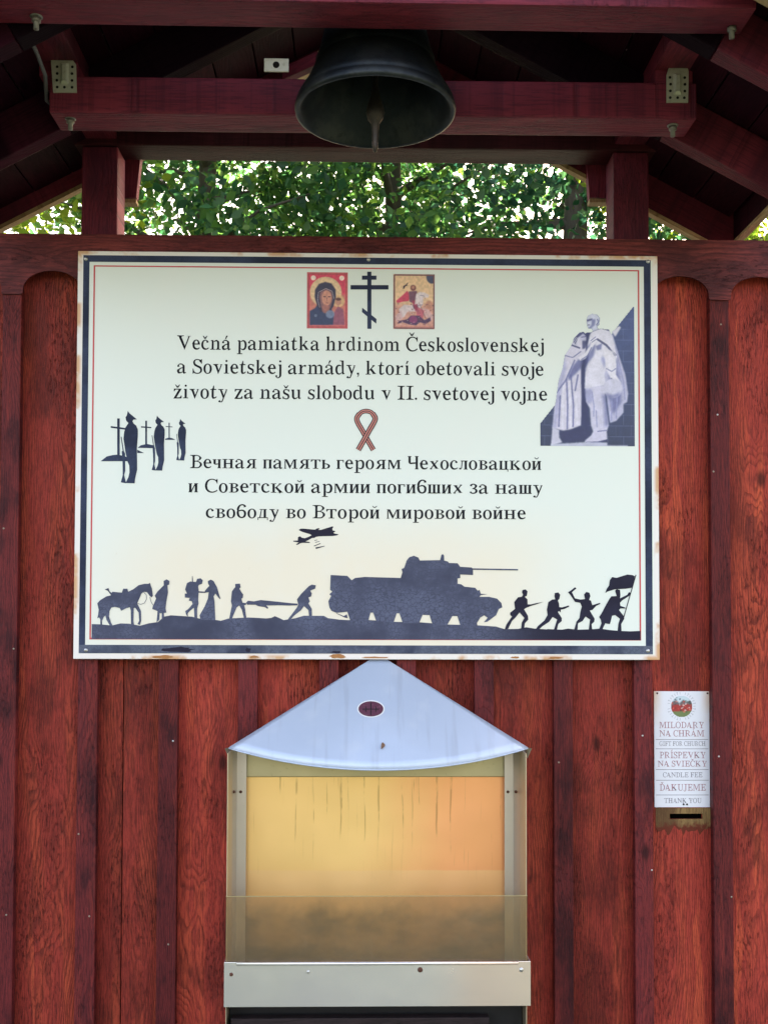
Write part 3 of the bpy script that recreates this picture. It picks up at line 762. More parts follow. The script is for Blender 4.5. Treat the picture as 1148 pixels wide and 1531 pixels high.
for (ox, oy, s_) in ((457, 122, 1), (675, 157, .76), (848, 182, .574)):
    mb = MB()
    for li, q in enumerate((G1, RF, BN)):
        mb.flat(SP(EC, es, [(ox+(x-457)*s_, oy+(y-122)*s_) for x, y in q]), E1-.00005*li-.00016)
    mb.build('guard_print', M_navy, sign)
mb = MB()
for li, q in enumerate(([(378,470),(397,470),(397,178),(378,178)], [(330,248),(445,263),(445,250),(330,235)], [(255,497),(300,462),(340,452),(380,448),(430,458),(462,472),(462,497)],
          [(587,374),(600,374),(600,195),(587,195)], [(556,246),(632,250),(632,242),(556,236)], [(530,397),(555,378),(600,368),(655,380),(655,400)],
          [(761,325),(769,325),(769,210),(761,210)], [(740,241),(790,244),(790,239),(740,235)], [(735,337),(735,330),(765,320),(790,326),(812,338)], [(528,412),(578,436),(528,436)])):
    mb.flat(SP(EC, es, q), E1-.00005*(li % 3))
    if li in (2, 5, 8): mb.build('grave_cross_print', M_navy, sign); mb = MB()
mb.build('grave_mound_print', M_navy, sign)
PC = (430, 780); ps = 12.756
PL = [(215,158),(245,135),(300,132),(520,152),(560,130),(600,122),(610,140),(580,158),(640,155),(850,90),(875,95),(850,140),(865,170),(905,175),(905,195),(870,210),(900,228),(975,240),(940,262),(860,272),(600,280),(540,290),(510,310),(470,310),(380,360),(340,375),(430,390),(420,405),(290,402),(245,410),(185,445),(160,435),(215,395),(110,380),(110,362),(195,360),(200,300),(225,280),(250,285),(270,305),(330,315),(400,290),(460,258),(420,235),(330,210),(260,185)]
mb = MB(); mb.flat(SP(PC, ps, PL), E1)
for q in ([(500,460),(625,408),(632,420),(510,470)], [(535,490),(705,460),(710,468),(540,522)], [(525,390),(610,372),(612,380),(530,400)], [(510,355),(565,342),(568,350),(515,365)]): mb.flat(SP(PC, ps, q), E1)
mb.build('aeroplane_print', M_dark, sign)
# striped ribbon
RC = (500, 590); rs = 11.48
def spline(P, n=8):
    P = [Vector(p) for p in P]; out = []
    for i in range(len(P)-1):
        a, b, c_, d = P[max(i-1, 0)], P[i], P[i+1], P[min(i+2, len(P)-1)]
        for k in range(n):
            u = k/n; out.append(.5*((2*b)+(c_-a)*u+(2*a-5*b+4*c_-d)*u*u+(3*b-a-3*c_+d)*u**3))
    return out+[P[-1]]
def ribbon(P, wd, y, parts):
    pts = spline(P); n = len(pts); nor = []
    for i in range(n):
        d = (pts[min(i+1, n-1)]-pts[max(i-1, 0)]).normalized(); nor.append(Vector((-d.y, d.x)))
    for k in range(5):
        o0, o1 = -wd/2+wd*k/5, -wd/2+wd*(k+1)/5
        mb = parts[k % 2]
        L = [S(RC[0]+(p+q*o0).x/rs, RC[1]+(p+q*o0).y/rs) for p, q in zip(pts, nor)]; Rr = [S(RC[0]+(p+q*o1).x/rs, RC[1]+(p+q*o1).y/rs) for p, q in zip(pts, nor)]
        vs = [(a, y, b) for a, b in L]+[(a, y, b) for a, b in Rr]
        fs = []
        for i in range(n-1): fs.append((i, i+1, i+1+n, i+n))
        mb.add(vs, fs)
parts = (MB(), MB())
ribbon([(668, 950), (580, 800), (480, 620), (400, 480), (385, 400), (430, 330)], 92, E1, parts)
ribbon([(420, 345), (470, 300), (545, 283), (620, 300), (670, 345)], 80, E2, parts)
ribbon([(408, 950), (500, 790), (600, 610), (680, 470), (698, 400), (655, 325)], 94, E3, parts)
parts[0].build('ribbon_print', plain('ribbon_dark', (.045, .008, .012, 1), .5), sign, recalc=False)
parts[1].build('ribbon_print', plain('ribbon_rose', (.62, .22, .18, 1), .5), sign)

# ---- the frieze of silhouettes along the bottom
A_, as_ = (120, 830), 4.783; B_, bs_ = (330, 830), 4.991; C_, cs_ = (480, 780), 3.827; D_, ds_ = (740, 830), 4.415
gl = SP(A_, as_, [(85,493),(150,495),(230,503),(290,488),(350,490),(430,505),(490,488),(560,478),(600,440),(650,430),(800,440),(860,455),(960,462),(1000,468)])
gl += SP(B_, bs_, [(0,490),(60,473),(210,465),(340,472),(380,468),(405,455),(440,470),(470,485),(560,470),(620,452),(770,453),(800,470),(880,480)])
gl += SP(C_, cs_, [(100,560),(160,563),(270,562),(420,573),(560,575),(720,588),(900,593),(1000,600)])
gl += SP(D_, ds_, [(0,470),(60,488),(150,487),(205,476),(260,485),(340,490)])
zl = S(200, 955.5)[1]; xs_ = S(820, 940)[0]
left = [p for p in gl if p[0] < xs_]
gr_ = [S(818, 940.5)]+SP(D_, ds_, [(440,492),(480,485),(540,492),(620,490),(690,485),(760,495),(820,500),(890,503),(958,500)])
left = left+[gr_[0]]
M_bound = S(137.8, 955)[0]
gl2 = left+gr_[1:]
M_gp = ink('ground_silhouette', (.054, .058, .100, 1), (.105, .115, .185, 1), (.35, .6), 1, .9, (.26, .48), (.020, .018, .038, 1))
MB().flat([(gl2[0][0], zl), (gl2[-1][0], zl)]+list(reversed(gl2)), E2).build('ground_print', M_gp, sign, origin=(0, 0, Z0))
HORSE = [(500,198),(515,240),(522,290),(512,302),(498,290),(480,265),(455,262),(440,275),(425,310),(410,345),(425,375),(437,400),(438,470),(428,500),(412,492),(424,470),(420,410),(395,375),(385,380),(383,470),(387,500),(366,500),(364,400),(358,372),(330,380),(295,398),(285,378),(250,370),(225,375),(212,400),(208,440),(222,480),(236,506),(215,504),(190,462),(183,430),(172,440),(158,470),(160,503),(146,503),(147,460),(138,445),(125,452),(130,430),(135,390),(125,345),(145,322),(190,295),(220,288),(232,262),(300,268),(310,240),(340,240),(345,262),(380,245),(420,215),(460,205),(490,205)]
STOCK = [(178,245),(205,235),(212,258),(232,275),(222,285),(200,255)]
MAN1 = [(620,173),(640,185),(638,210),(625,215),(630,265),(618,330),(612,380),(618,410),(600,415),(602,446),(585,472),(585,415),(570,415),(568,462),(548,480),(555,400),(518,385),(520,370),(545,310),(535,290),(555,260),(580,235),(600,215),(598,185)]
PACK = [(805,150),(808,190),(830,192),(838,170),(862,165),(878,180),(872,205),(850,213),(845,225),(850,258),(900,262),(898,270),(848,268),(845,320),(848,345),(838,380),(838,452),(818,450),(815,375),(790,395),(770,415),(772,438),(762,430),(752,400),(775,385),(805,350),(800,330),(778,325),(785,305),(750,303),(750,275),(765,275),(752,245),(765,200),(790,188),(801,190),(801,150)]
WOMAN = [(915,185),(935,175),(955,185),(965,205),(980,230),(988,260),(1005,315),(995,310),(968,275),(955,295),(962,330),(968,466),(860,460),(855,430),(890,370),(915,310),(920,265),(895,268),(892,258),(910,235),(925,220),(915,200)]
MAN2 = [(110,215),(145,212),(150,240),(140,250),(155,275),(170,295),(165,320),(155,325),(165,355),(192,358),(190,370),(176,375),(184,400),(192,470),(175,472),(160,410),(140,375),(120,390),(85,474),(65,476),(85,375),(78,345),(85,270),(100,250),(110,240)]
LITTER = [(190,355),(205,340),(250,345),(300,335),(350,340),(430,348),(520,358),(575,362),(575,374),(510,376),(430,374),(340,376),(355,390),(352,402),(330,388),(280,380),(260,370),(200,370)]
MAN3 = [(660,230),(680,220),(710,225),(705,250),(685,258),(668,265),(680,285),(675,308),(655,315),(665,345),(655,360),(680,400),(682,456),(660,458),(655,410),(622,380),(600,410),(550,450),(520,482),(500,482),(540,430),(570,390),(580,370),(570,330),(600,290),(630,260)]
TANK = [(55,305),(150,310),(175,335),(195,322),(250,316),(455,322),(465,290),(460,270),(475,265),(490,220),(505,203),(530,195),(555,205),(565,222),(680,220),(688,190),(695,185),(703,195),(703,222),(725,228),(730,236),(780,238),(795,258),(860,262),(865,267),(1125,271),(1125,279),(868,275),(868,305),(795,302),(795,322),(780,325),(780,355),(800,358),(820,372),(880,378),(895,395),(905,390),(912,412),(950,415),(912,420),(905,430),(960,430),(1005,440),(1030,465),(1035,490),(1015,500),(1000,535),(950,572),(930,575),(952,550),(932,536),(910,548),(890,580),(895,600),(797,597),(778,540),(750,540),(720,592),(637,590),(620,535),(580,533),(560,580),(467,582),(448,524),(432,524),(415,576),(315,568),(298,520),(283,520),(270,568),(168,568),(150,515),(90,522),(60,510),(48,490),(42,455),(58,425),(48,415),(65,400),(52,390)]
SHOV = [(85,524),(92,524),(130,540),(148,530),(152,552),(135,548)]
S1 = [(180,230),(200,226),(213,240),(208,268),(195,275),(212,292),(213,325),(235,325),(270,317),(318,308),(272,324),(235,335),(200,350),(190,358),(215,400),(218,425),(195,450),(190,491),(170,491),(175,445),(192,415),(160,378),(135,410),(110,435),(85,486),(62,492),(75,455),(110,405),(98,395),(98,380),(130,355),(125,310),(150,278),(175,275),(183,262),(176,245)]
S2 = [(393,250),(415,246),(428,262),(422,290),(412,298),(420,320),(422,343),(440,345),(485,332),(487,340),(455,355),(432,360),(430,378),(420,368),(412,375),(438,415),(438,435),(415,455),(405,496),(386,496),(400,450),(408,425),(378,408),(355,440),(310,470),(285,492),(265,492),(280,470),(325,430),(345,395),(340,360),(350,310),(375,293),(395,292),(390,270)]
S3 = [(480,245),(500,232),(525,212),(535,220),(505,245),(525,285),(560,293),(592,290),(585,260),(600,243),(620,248),(627,270),(618,295),(630,300),(640,330),(690,315),(693,322),(665,335),(640,362),(622,365),(655,420),(652,440),(635,455),(638,494),(616,494),(622,450),(625,425),(595,405),(575,435),(545,450),(542,495),(520,494),(535,440),(555,415),(560,380),(570,340),(560,315),(525,308),(500,270)]
S4 = [(790,235),(800,224),(822,230),(825,262),(822,285),(870,262),(880,245),(895,248),(893,262),(880,270),(835,300),(822,315),(825,335),(855,345),(862,352),(825,352),(815,362),(845,400),(850,420),(830,455),(832,504),(806,504),(812,450),(822,420),(790,395),(770,400),(760,440),(755,455),(725,450),(715,470),(705,494),(683,492),(700,450),(695,425),(685,408),(700,385),(740,310),(755,285),(765,272),(800,270)]
FLAG = [(920,140),(905,215),(860,222),(790,225),(740,240),(725,250),(735,222),(750,200),(755,165),(770,145),(800,150),(870,128),(905,132)]
def sil(name, polys, mat, strokes=()):
    mb = MB()
    for i, (o_, s_, q) in enumerate(polys): mb.flat(SP(o_, s_, q), E3-.00005*i)
    for (o_, s_, q, wd) in strokes: mb.stroke(SP(o_, s_, q), wd*U, E4)
    return mb.build(name, mat, sign)
sil('horse_print', [(A_, as_, HORSE), (A_, as_, STOCK)], M_faded, [(A_, as_, [(455,263),(475,285),(476,315),(462,342),(435,352),(412,345)], .7), (A_, as_, [(500,298),(508,330),(522,358)], .7)])
sil('marching_figure_print', [(A_, as_, MAN1)], M_faded); sil('marching_figure_print', [(A_, as_, PACK)], M_faded); sil('marching_figure_print', [(A_, as_, WOMAN)], M_faded)
sil('stretcher_bearer_print', [(B_, bs_, MAN2)], M_faded); sil('stretcher_print', [(B_, bs_, LITTER)], M_faded); sil('stretcher_bearer_print', [(B_, bs_, MAN3)], M_faded)
sil('tank_print', [(C_, cs_, TANK), (C_, cs_, SHOV)], M_faded)
for q in (S1, S2, S3): sil('soldier_print', [(D_, ds_, q)], M_dark)
sil('soldier_print', [(D_, ds_, S4), (D_, ds_, FLAG)], M_dark, [(D_, ds_, [(927,130),(843,422)], 1.3)])

# ---- coloured prints: painted picture panels, one colour per mesh point
class Canvas:
    def __init__(s, w_, h_, col):
        s.w, s.h = w_, h_; s.a = np.ones((h_, w_, 3))*np.array(col)/255.
        s.yy, s.xx = np.mgrid[0:h_, 0:w_]+.5
    def mask(s, pts):
        acc = np.zeros((s.h, s.w)); P = np.array(pts, float)
        for dx, dy in ((-.25, -.25), (.25, -.25), (-.25, .25), (.25, .25)):
            x, y = s.xx+dx, s.yy+dy; ins = np.zeros((s.h, s.w), bool)
            for i in range(len(P)):
                (x0, y0), (x1, y1) = P[i-1], P[i]
                if y0 == y1: continue
                c_ = ((y0 > y) != (y1 > y)) & (x < (x1-x0)*(y-y0)/(y1-y0)+x0); ins ^= c_
            acc += ins
        return acc/4
    def poly(s, pts, col, op=1.0, soft=0):
        mk = s.mask(pts)
        if soft: mk = blur(mk, soft)
        mk = (mk*op)[..., None]; s.a = s.a*(1-mk)+np.array(col)/255.*mk
    def ell(s, cx_, cy_, rx, ry, col, op=1.0, soft=0):
        s.poly([(cx_+rx*math.cos(k/28*6.2832), cy_+ry*math.sin(k/28*6.2832)) for k in range(28)], col, op, soft)
    def line(s, pts, wd, col, op=1.0):
        for (x0, y0), (x1, y1) in zip(pts, pts[1:]):
            L = math.hypot(x1-x0, y1-y0) or 1; nx, ny = -(y1-y0)/L*wd/2, (x1-x0)/L*wd/2
            s.poly([(x0+nx, y0+ny), (x1+nx, y1+ny), (x1-nx, y1-ny), (x0-nx, y0-ny)], col, op)
def blur(a, n):
    for ax in (0, 1):
        p = np.pad(a, [(n, n) if i == ax else (0, 0) for i in range(2)], mode='edge'); k = 2*n+1
        cs = np.cumsum(np.insert(p, 0, 0, axis=ax), axis=ax)
        a = (np.take(cs, range(k, cs.shape[ax]), ax)-np.take(cs, range(0, cs.shape[ax]-k), ax))/k
    return a
def vnoise(w_, h_, cell):
    gx, gy = w_//cell+3, h_//cell+3; g_ = rng.random((gy, gx))
    y, x = np.mgrid[0:h_, 0:w_]/cell; xi, yi = x.astype(int), y.astype(int); fx, fy = x-xi, y-yi
    return (g_[yi, xi]*(1-fx)+g_[yi, xi+1]*fx)*(1-fy)+(g_[yi+1, xi]*(1-fx)+g_[yi+1, xi+1]*fx)*fy
t = NT('picture_print'); at_ = t.n('ShaderNodeAttribute', attribute_name='ink'); t.out(at_.outputs['Color'], .45); M_pic = t.m
def picture(name, cv, x0, x1, ztop, zbot, y, inside=None):
    h_, w_ = cv.h, cv.w
    xs2 = np.linspace(x0, x1, w_); zs = np.linspace(ztop, zbot, h_)
    X, Z = np.meshgrid(xs2, zs); V = np.stack([X.ravel(), np.full(X.size, y), Z.ravel()], 1)
    idx = np.arange(h_*w_).reshape(h_, w_)
    fs = np.stack([idx[1:, :-1], idx[1:, 1:], idx[:-1, 1:], idx[:-1, :-1]], -1)
    if inside is not None: fs = fs[inside[:-1, :-1]]
    fs = fs.reshape(-1, 4)
    me = bpy.data.meshes.new(name); o0 = np.array([(x0+x1)/2, y, (ztop+zbot)/2])
    me.from_pydata((V-o0).tolist(), [], fs.tolist())
    ca = me.color_attributes.new('ink', 'FLOAT_COLOR', 'POINT')
    a = np.clip(cv.a, 0, 1).reshape(-1, 3); l_ = np.where(a <= .04045, a/12.92, ((a+.055)/1.055)**2.4)
    ca.data.foreach_set('color', np.concatenate([l_, np.ones((len(l_), 1))], 1).ravel().astype(np.float32))
    me.materials.append(M_pic)
    return link(bpy.data.objects.new(name, me), sign, Matrix.Translation(o0.tolist()))
# draped woman with a child, red ground (generic devotional print); canvas in units of 1/4.592 px
k = .36
def sc2(q): return [((x-134)*k, (y-78)*k) for x, y in q]
W_, H_ = int((412-134)*k), int((466-78)*k)
cv = Canvas(W_, H_, (205, 80, 85))
cv.poly(sc2([(150,95),(395,95),(395,445),(150,445)]), (215, 60, 90)); cv.poly(sc2([(150,230),(395,230),(395,445),(150,445)]), (205, 120, 105), 1, 3)
cv.ell((262-134)*k, (215-78)*k, 108*k, 105*k, (228, 190, 150), 1, 1)
cv.ell((178-134)*k, (118-78)*k, 17*k, 17*k, (245, 215, 205)); cv.ell((370-134)*k, (118-78)*k, 17*k, 17*k, (245, 215, 205))
cv.ell((348-134)*k, (275-78)*k, 42*k, 42*k, (222, 175, 130), 1, 1)
cv.poly(sc2([(155,345),(190,325),(215,290),(300,330),(320,370),(315,438),(155,440)]), (45, 55, 95), 1, 1)
cv.poly(sc2([(320,350),(345,310),(380,330),(392,438),(312,438)]), (150, 80, 105), 1, 1)
cv.poly(sc2([(188,250),(190,200),(215,160),(258,145),(300,155),(328,195),(330,250),(315,310),(290,350),(230,350),(205,310)]), (48, 42, 72), 1, 1)
cv.poly(sc2([(218,250),(225,215),(260,195),(300,210),(310,260),(295,320),(265,345),(230,320)]), (135, 90, 95), 1, 1)
cv.ell((268-134)*k, (255-78)*k, 34*k, 52*k, (205, 140, 120), 1, 1); cv.ell((262-134)*k, (330-78)*k, 26*k, 30*k, (180, 110, 100), .8, 1)
for ex_ in (254, 286): cv.line(sc2([(ex_-9, 246), (ex_+9, 246)]), 1.6, (70, 40, 50))
cv.line(sc2([(270, 250), (272, 275)]), 1.2, (120, 70, 70)); cv.line(sc2([(262, 288), (280, 288)]), 1.4, (130, 60, 60))
cv.line(sc2([(215,215),(262,190),(305,208),(318,260)]), 1.3, (190, 165, 170)); cv.line(sc2([(213,215),(208,270),(222,320)]), 1.3, (180, 160, 170))
cv.ell((347-134)*k, (280-78)*k, 20*k, 26*k, (195, 135, 115), 1, 1); cv.ell((347-134)*k, (262-78)*k, 20*k, 10*k, (95, 55, 50), 1, 1)
cv.ell((292-134)*k, (365-78)*k, 30*k, 28*k, (130, 140, 170), .8, 1); cv.ell((195-134)*k, (375-78)*k, 10*k, 10*k, (120, 130, 160), .8)
for e_, wd in (((140, 84), 4), ((147, 92), 1.2)):
    q = [(e_[0], e_[1]), (546-e_[0], e_[1]), (546-e_[0], 544-e_[1]), (e_[0], 544-e_[1]), (e_[0], e_[1])]
    cv.line(sc2(q), wd, (196, 88, 92) if wd > 2 else (150, 45, 60))
cv.a *= (.92+.16*vnoise(W_, H_, 4))[..., None]
p0, p1 = S(430+134/4.592, 390+78/4.592), S(430+412/4.592, 390+466/4.592)
picture('icon_print', cv, p0[0], p1[0], p0[1], p1[1], E1)
# rider in a red cloak on a white horse, pale gold ground (generic)
def sc3(q): return [((x-725)*k, (y-90)*k) for x, y in q]
W_, H_ = int((1008-725)*k), int((468-90)*k)
cv = Canvas(W_, H_, (232, 190, 150))
cv.poly(sc3([(725,300),(1008,300),(1008,468),(725,468)]), (205, 140, 130), .8, 6)
cv.ell((985-725)*k, (110-90)*k, 36*k, 45*k, (70, 70, 100), 1, 1)
cv.poly(sc3([(745,275),(790,235),(820,205),(840,235),(830,275),(790,280),(755,290)]), (205, 60, 90), 1, 1)
cv.line(sc3([(820,165),(795,175),(800,190)]), 3, (60, 35, 50)); cv.line(sc3([(825,150),(792,190)]), 2, (60, 35, 50))
cv.ell((860-725)*k, (185-90)*k, 19*k, 20*k, (120, 60, 60), 1, 1); cv.poly(sc3([(830,210),(885,205),(890,250),(860,290),(835,280)]), (115, 70, 90), 1, 1)
cv.poly(sc3([(765,330),(800,300),(850,305),(880,290),(880,235),(900,212),(935,215),(968,235),(960,252),(930,248),(925,295),(905,330),(880,345),(820,350),(800,385),(775,390)]), (222, 200, 205), 1, 1)
cv.poly(sc3([(855,300),(890,300),(895,320),(865,330)]), (70, 50, 75), .9, 1)
cv.poly(sc3([(895,320),(960,330),(1000,380),(985,410),(930,370),(895,380)]), (215, 170, 170), 1, 1); cv.poly(sc3([(780,340),(740,380),(750,420),(790,395)]), (205, 165, 170), .9, 1)
cv.poly(sc3([(880,310),(935,340),(925,395),(885,385)]), (195, 90, 110), .9, 1)
cv.poly(sc3([(820,400),(845,375),(900,375),(935,405),(975,385),(978,410),(945,430),(905,420),(880,440),(835,435),(790,420),(755,430),(765,412)]), (75, 45, 85), 1, 1)
cv.ell((862-725)*k, (402-90)*k, 28*k, 26*k, (145, 55, 110), .9, 1); cv.ell((968-725)*k, (300-90)*k, 26*k, 30*k, (190, 125, 105), .8, 2)
cv.line(sc3([(870,215),(945,395)]), 1.2, (110, 60, 60), .8); cv.poly(sc3([(850,270),(885,270),(890,335),(875,345)]), (160, 50, 80), .9, 1); cv.ell((860-725)*k, (182-90)*k, 10*k, 12*k, (190, 130, 110), 1, 1); cv.poly(sc3([(880,225),(905,215),(915,240),(895,290),(870,300)]), (228, 210, 212), .95, 1); cv.line(sc3([(905,235),(935,240),(940,262)]), 1.4, (150, 130, 150)); cv.line(sc3([(885,305),(925,300)]), 1.3, (140, 110, 130))
for _ in range(60):
    x, y = random.uniform(740, 995), random.uniform(290, 450); cv.ell((x-725)*k, (y-90)*k, random.uniform(1, 2.6), random.uniform(.8, 2), random.choice([(120, 60, 70), (225, 190, 180), (170, 90, 100), (80, 50, 80)]), .5)
cv.line(sc3([(733,97),(1000,97),(1000,461),(733,461),(733,97)]), 4, (128, 78, 78)); cv.line(sc3([(738,450),(996,450)]), 3, (205, 130, 120))
cv.a *= (.92+.16*vnoise(W_, H_, 4))[..., None]
p0, p1 = S(430+725/4.592, 390+91/4.592), S(430+1008/4.592, 390+470/4.592)
picture('icon_print', cv, p0[0], p1[0], p0[1], p1[1], E1)
# blue-toned photograph of a stone memorial: two standing figures, cut along a slope
k = .19
def sc4(q): return [((x-108)*k, (y-50)*k) for x, y in q]
W_, H_ = int(900*k), int(1335*k)
cv = Canvas(W_, H_, (72, 84, 132))
g_ = np.linspace(0, 1, H_)[:, None]*np.ones((1, W_)); cv.a = cv.a*(1.08-.42*g_)[..., None]
for r_ in range(13):
    y = 60+r_*102; cv.line(sc4([(108, y), (1008, y+6)]), .9, (120, 128, 170), .5)
    for c__ in range(7):
        x = 150+c__*150+(r_ % 2)*75; cv.line(sc4([(x, y), (x, y+100)]), .9, (120, 128, 170), .45)
LT, MD, DK, DD = (230, 223, 238), (150, 150, 195), (90, 93, 148), (50, 53, 102)
cape = [(640,260),(760,250),(800,320),(860,520),(920,700),(945,880),(935,960),(900,980),(900,1060),(830,1140),(770,1160),(740,900),(640,600)]
cv.poly(sc4(cape), (188, 184, 214), 1, 1); cv.poly(sc4([(760,500),(830,560),(880,790),(880,960),(800,1080),(760,900)]), DK, .7, 3)
for q in ([(820,430),(900,760),(915,940)], [(790,400),(870,700)], [(840,900),(830,1120)], [(790,920),(785,1140)]): cv.line(sc4(q), 2.4, MD, .8)
cv.poly(sc4([(790,290),(860,235),(880,250),(825,340)]), LT, .95, 1)
dress = [(480,300),(430,350),(400,430),(340,520),(320,640),(280,760),(262,900),(245,1010),(225,1210),(330,1235),(400,1222),(495,1185),(510,1000),(520,700),(540,520),(560,420),(560,330),(520,290)]
cv.poly(sc4(dress), (214, 206, 226), 1, 1); cv.poly(sc4([(340,520),(320,640),(262,900),(225,1210),(262,1215),(300,900),(360,640)]), MD, .6, 3)
cv.poly(sc4([(470,560),(420,620),(370,720),(380,760),(440,700),(500,640),(530,520)]), DK, .8, 2); cv.poly(sc4([(500,560),(545,540),(540,900),(590,1250),(500,1180),(505,900)]), DD, .85, 2)
for q in ([(360,740),(370,1000),(365,1220)], [(400,700),(425,1000),(420,1200)], [(300,900),(285,1200)], [(470,700),(440,860)]): cv.line(sc4(q), 3.2, DK, .65)
for q in ([(330,800),(320,1215)], [(390,760),(398,1210)], [(450,900),(460,1180)]): cv.line(sc4(q), 3.5, (228, 222, 238), .7)
cv.line(sc4([(405,420),(490,450)]), 3, DD, .8); cv.line(sc4([(340,520),(420,540),(500,480)]), 2, DK, .7); cv.line(sc4([(262,880),(350,760),(440,560)]), 3, DK, .6)
cv.ell((525-108)*k, (335-50)*k, 42*k, 48*k, (190, 186, 215), 1, 1); cv.poly(sc4([(420,390),(440,340),(480,300),(540,285),(568,330),(560,350),(520,310),(470,350),(450,420)]), DD, .85, 1)
for q in ([(418,400),(455,345)], [(430,410),(468,350)], [(445,420),(478,360)]): cv.line(sc4(q), 1.4, LT, .7)
cv.line(sc4([(500,345),(545,340)]), 2, DK, .8); cv.poly(sc4([(510,380),(560,380),(540,450),(510,460)]), DD, .8, 1)
body = [(600,290),(680,260),(760,265),(800,340),(840,520),(820,640),(740,640),(720,700),(735,800),(600,830),(570,860),(530,830),(540,640),(570,560),(560,420),(580,330)]
cv.poly(sc4([(548,300),(585,300),(590,420),(560,620),(560,1250),(505,1180),(500,640),(545,460)]), (44, 48, 95), .9, 1)
cv.poly(sc4(body), (224, 218, 236), 1, 1)
cv.poly(sc4([(560,430),(600,400),(640,420),(620,520),(560,600),(530,700),(545,560)]), DK, .7, 2); cv.poly(sc4([(640,430),(700,400),(690,460),(650,470)]), DK, .7, 1); cv.poly(sc4([(700,520),(740,560),(720,640),(690,560)]), MD, .8, 2)
cv.line(sc4([(650,360),(740,420),(830,520)]), 4, DD, .75); cv.line(sc4([(645,340),(760,410),(840,540)]), 2, LT, .7); cv.line(sc4([(600,290),(690,255),(770,280)]), 3, DD, .7)
cv.poly(sc4([(710,440),(800,480),(835,600),(830,700),(880,780),(860,800),(780,740),(740,660)]), LT, 1, 1); cv.line(sc4([(735,640),(790,670),(830,640)]), 2, DK, .6); cv.line(sc4([(780,735),(865,795)]), 2.5, DD, .8)
cv.poly(sc4([(470,540),(520,510),(580,430),(620,350),(650,370),(600,460),(540,550),(490,570)]), LT, 1, 1); cv.line(sc4([(500,560),(560,520),(600,440)]), 2, DK, .6)
for q in ([(590,380),(640,340)], [(600,395),(650,360)]): cv.line(sc4(q), 1.5, DK, .7)
cv.ell((800-108)*k, (830-50)*k, 92*k, 92*k, (208, 203, 226), 1, 1); cv.poly(sc4([(715,870),(800,900),(880,860),(850,910),(770,925)]), DK, .8, 3)
legs = [(540,830),(720,800),(725,900),(735,1010),(760,1180),(740,1240),(745,1320),(640,1345),(530,1345),(535,1320),(590,1280),(610,1240),(590,1180),(580,1020),(545,960)]
cv.poly(sc4(legs), (206, 200, 224), 1, 1); cv.poly(sc4([(530,840),(600,840),(610,950),(570,980),(545,950)]), MD, .7, 2); cv.poly(sc4([(690,880),(735,900),(760,1180),(720,1200),(710,1000)]), DK, .55, 3)
for q in ([(600,860),(620,1000),(615,1100)], [(640,1040),(648,1200)]): cv.line(sc4(q), 2.2, MD, .8)
cv.line(sc4([(650,1240),(740,1230)]), 2, DK, .7); cv.line(sc4([(540,1345),(660,1340),(745,1320)]), 2.5, DD, .8)
hd = [(548,180),(560,140),(600,118),(650,125),(678,160),(672,220),(650,240),(670,270),(610,290),(600,262),(570,262),(555,235),(550,205)]
cv.poly(sc4(hd), (206, 206, 228), 1, 1); cv.poly(sc4([(548,180),(610,165),(600,185),(560,195)]), DD, .85, 1); cv.poly(sc4([(600,170),(640,175),(630,230),(595,260),(570,260),(600,225)]), DK, .65, 1); cv.line(sc4([(655,170),(665,200),(645,230)]), 2, DK, .8); cv.line(sc4([(560,228),(585,228)]), 1.5, DD, .8)
cv.poly(sc4([(225,1200),(290,1230),(290,1300),(320,1345),(210,1375),(215,1320)]), (205, 200, 222), 1, 1); cv.poly(sc4([(290,1250),(400,1230),(500,1190),(590,1260),(540,1320),(400,1345),(320,1340)]), (48, 50, 96), .9, 2)
cv.poly(sc4([(205,1385),(210,1362),(420,1350),(560,1340),(745,1345),(745,1372),(940,1372),(940,1388)]), (205, 203, 224), .9, 1)
cv.a *= (.95+.08*vnoise(W_, H_, 6))[..., None]; cv.a *= (.97+.06*vnoise(W_, H_, 2))[..., None]
ins = cv.mask(sc4([(108,1165),(995,48),(1020,48),(1020,1400),(100,1400)])) > .5
fig = np.zeros_like(ins)
for q in (dress, body, hd, [(540,300),(610,290),(600,640),(500,640)], [(790,290),(860,235),(880,250),(825,340)]): fig |= cv.mask(sc4(q)) > .5
p0, p1 = S(790+108/6.378, 450+50/6.378), S(790+1010/6.378, 450+1386/6.378)
picture('monument_print', cv, p0[0], p1[0], p0[1], p1[1], E1, ins | fig)

# ================================================================== candle box
YB, YF = .030, -.150                           # back and front of the box
def metal(name, col, rough, brush='X', spot=.3, tint=None, metalv=.85, fleck=.8):
    t = NT(name); o = t.sep(t.obj()); v = t.obj()
    st_ = t.comb(t.math('MULTIPLY', o[0], 2.0 if brush == 'X' else 160.0), o[1], t.math('MULTIPLY', o[2], 160.0 if brush == 'X' else 2.0))
    n1 = t.noise(st_, 3, 3, .6); n2 = t.noise(v, 9, 4, .6); n3 = t.noise(v, 80, 4, .6)
    c = t.mix(t.math('MULTIPLY', n2, spot), col, tuple(x*.62 for x in col[:3])+(1,))
    if tint: c = tint(t, c, o, v)
    c = t.mix(t.math('MULTIPLY', t.ramp(n3, .62, .74), spot*fleck), c, tuple(x*.4 for x in col[:3])+(1,))
    n7 = t.noise(v, 4.5, 2, .5); t.bump(t.math('ADD', t.math('MULTIPLY', n1, .03), n7), .22, .012)
    return t.out(c, t.math('ADD', rough, t.math('MULTIPLY', t.math('SUBTRACT', n2, .5), .22)), metalv)
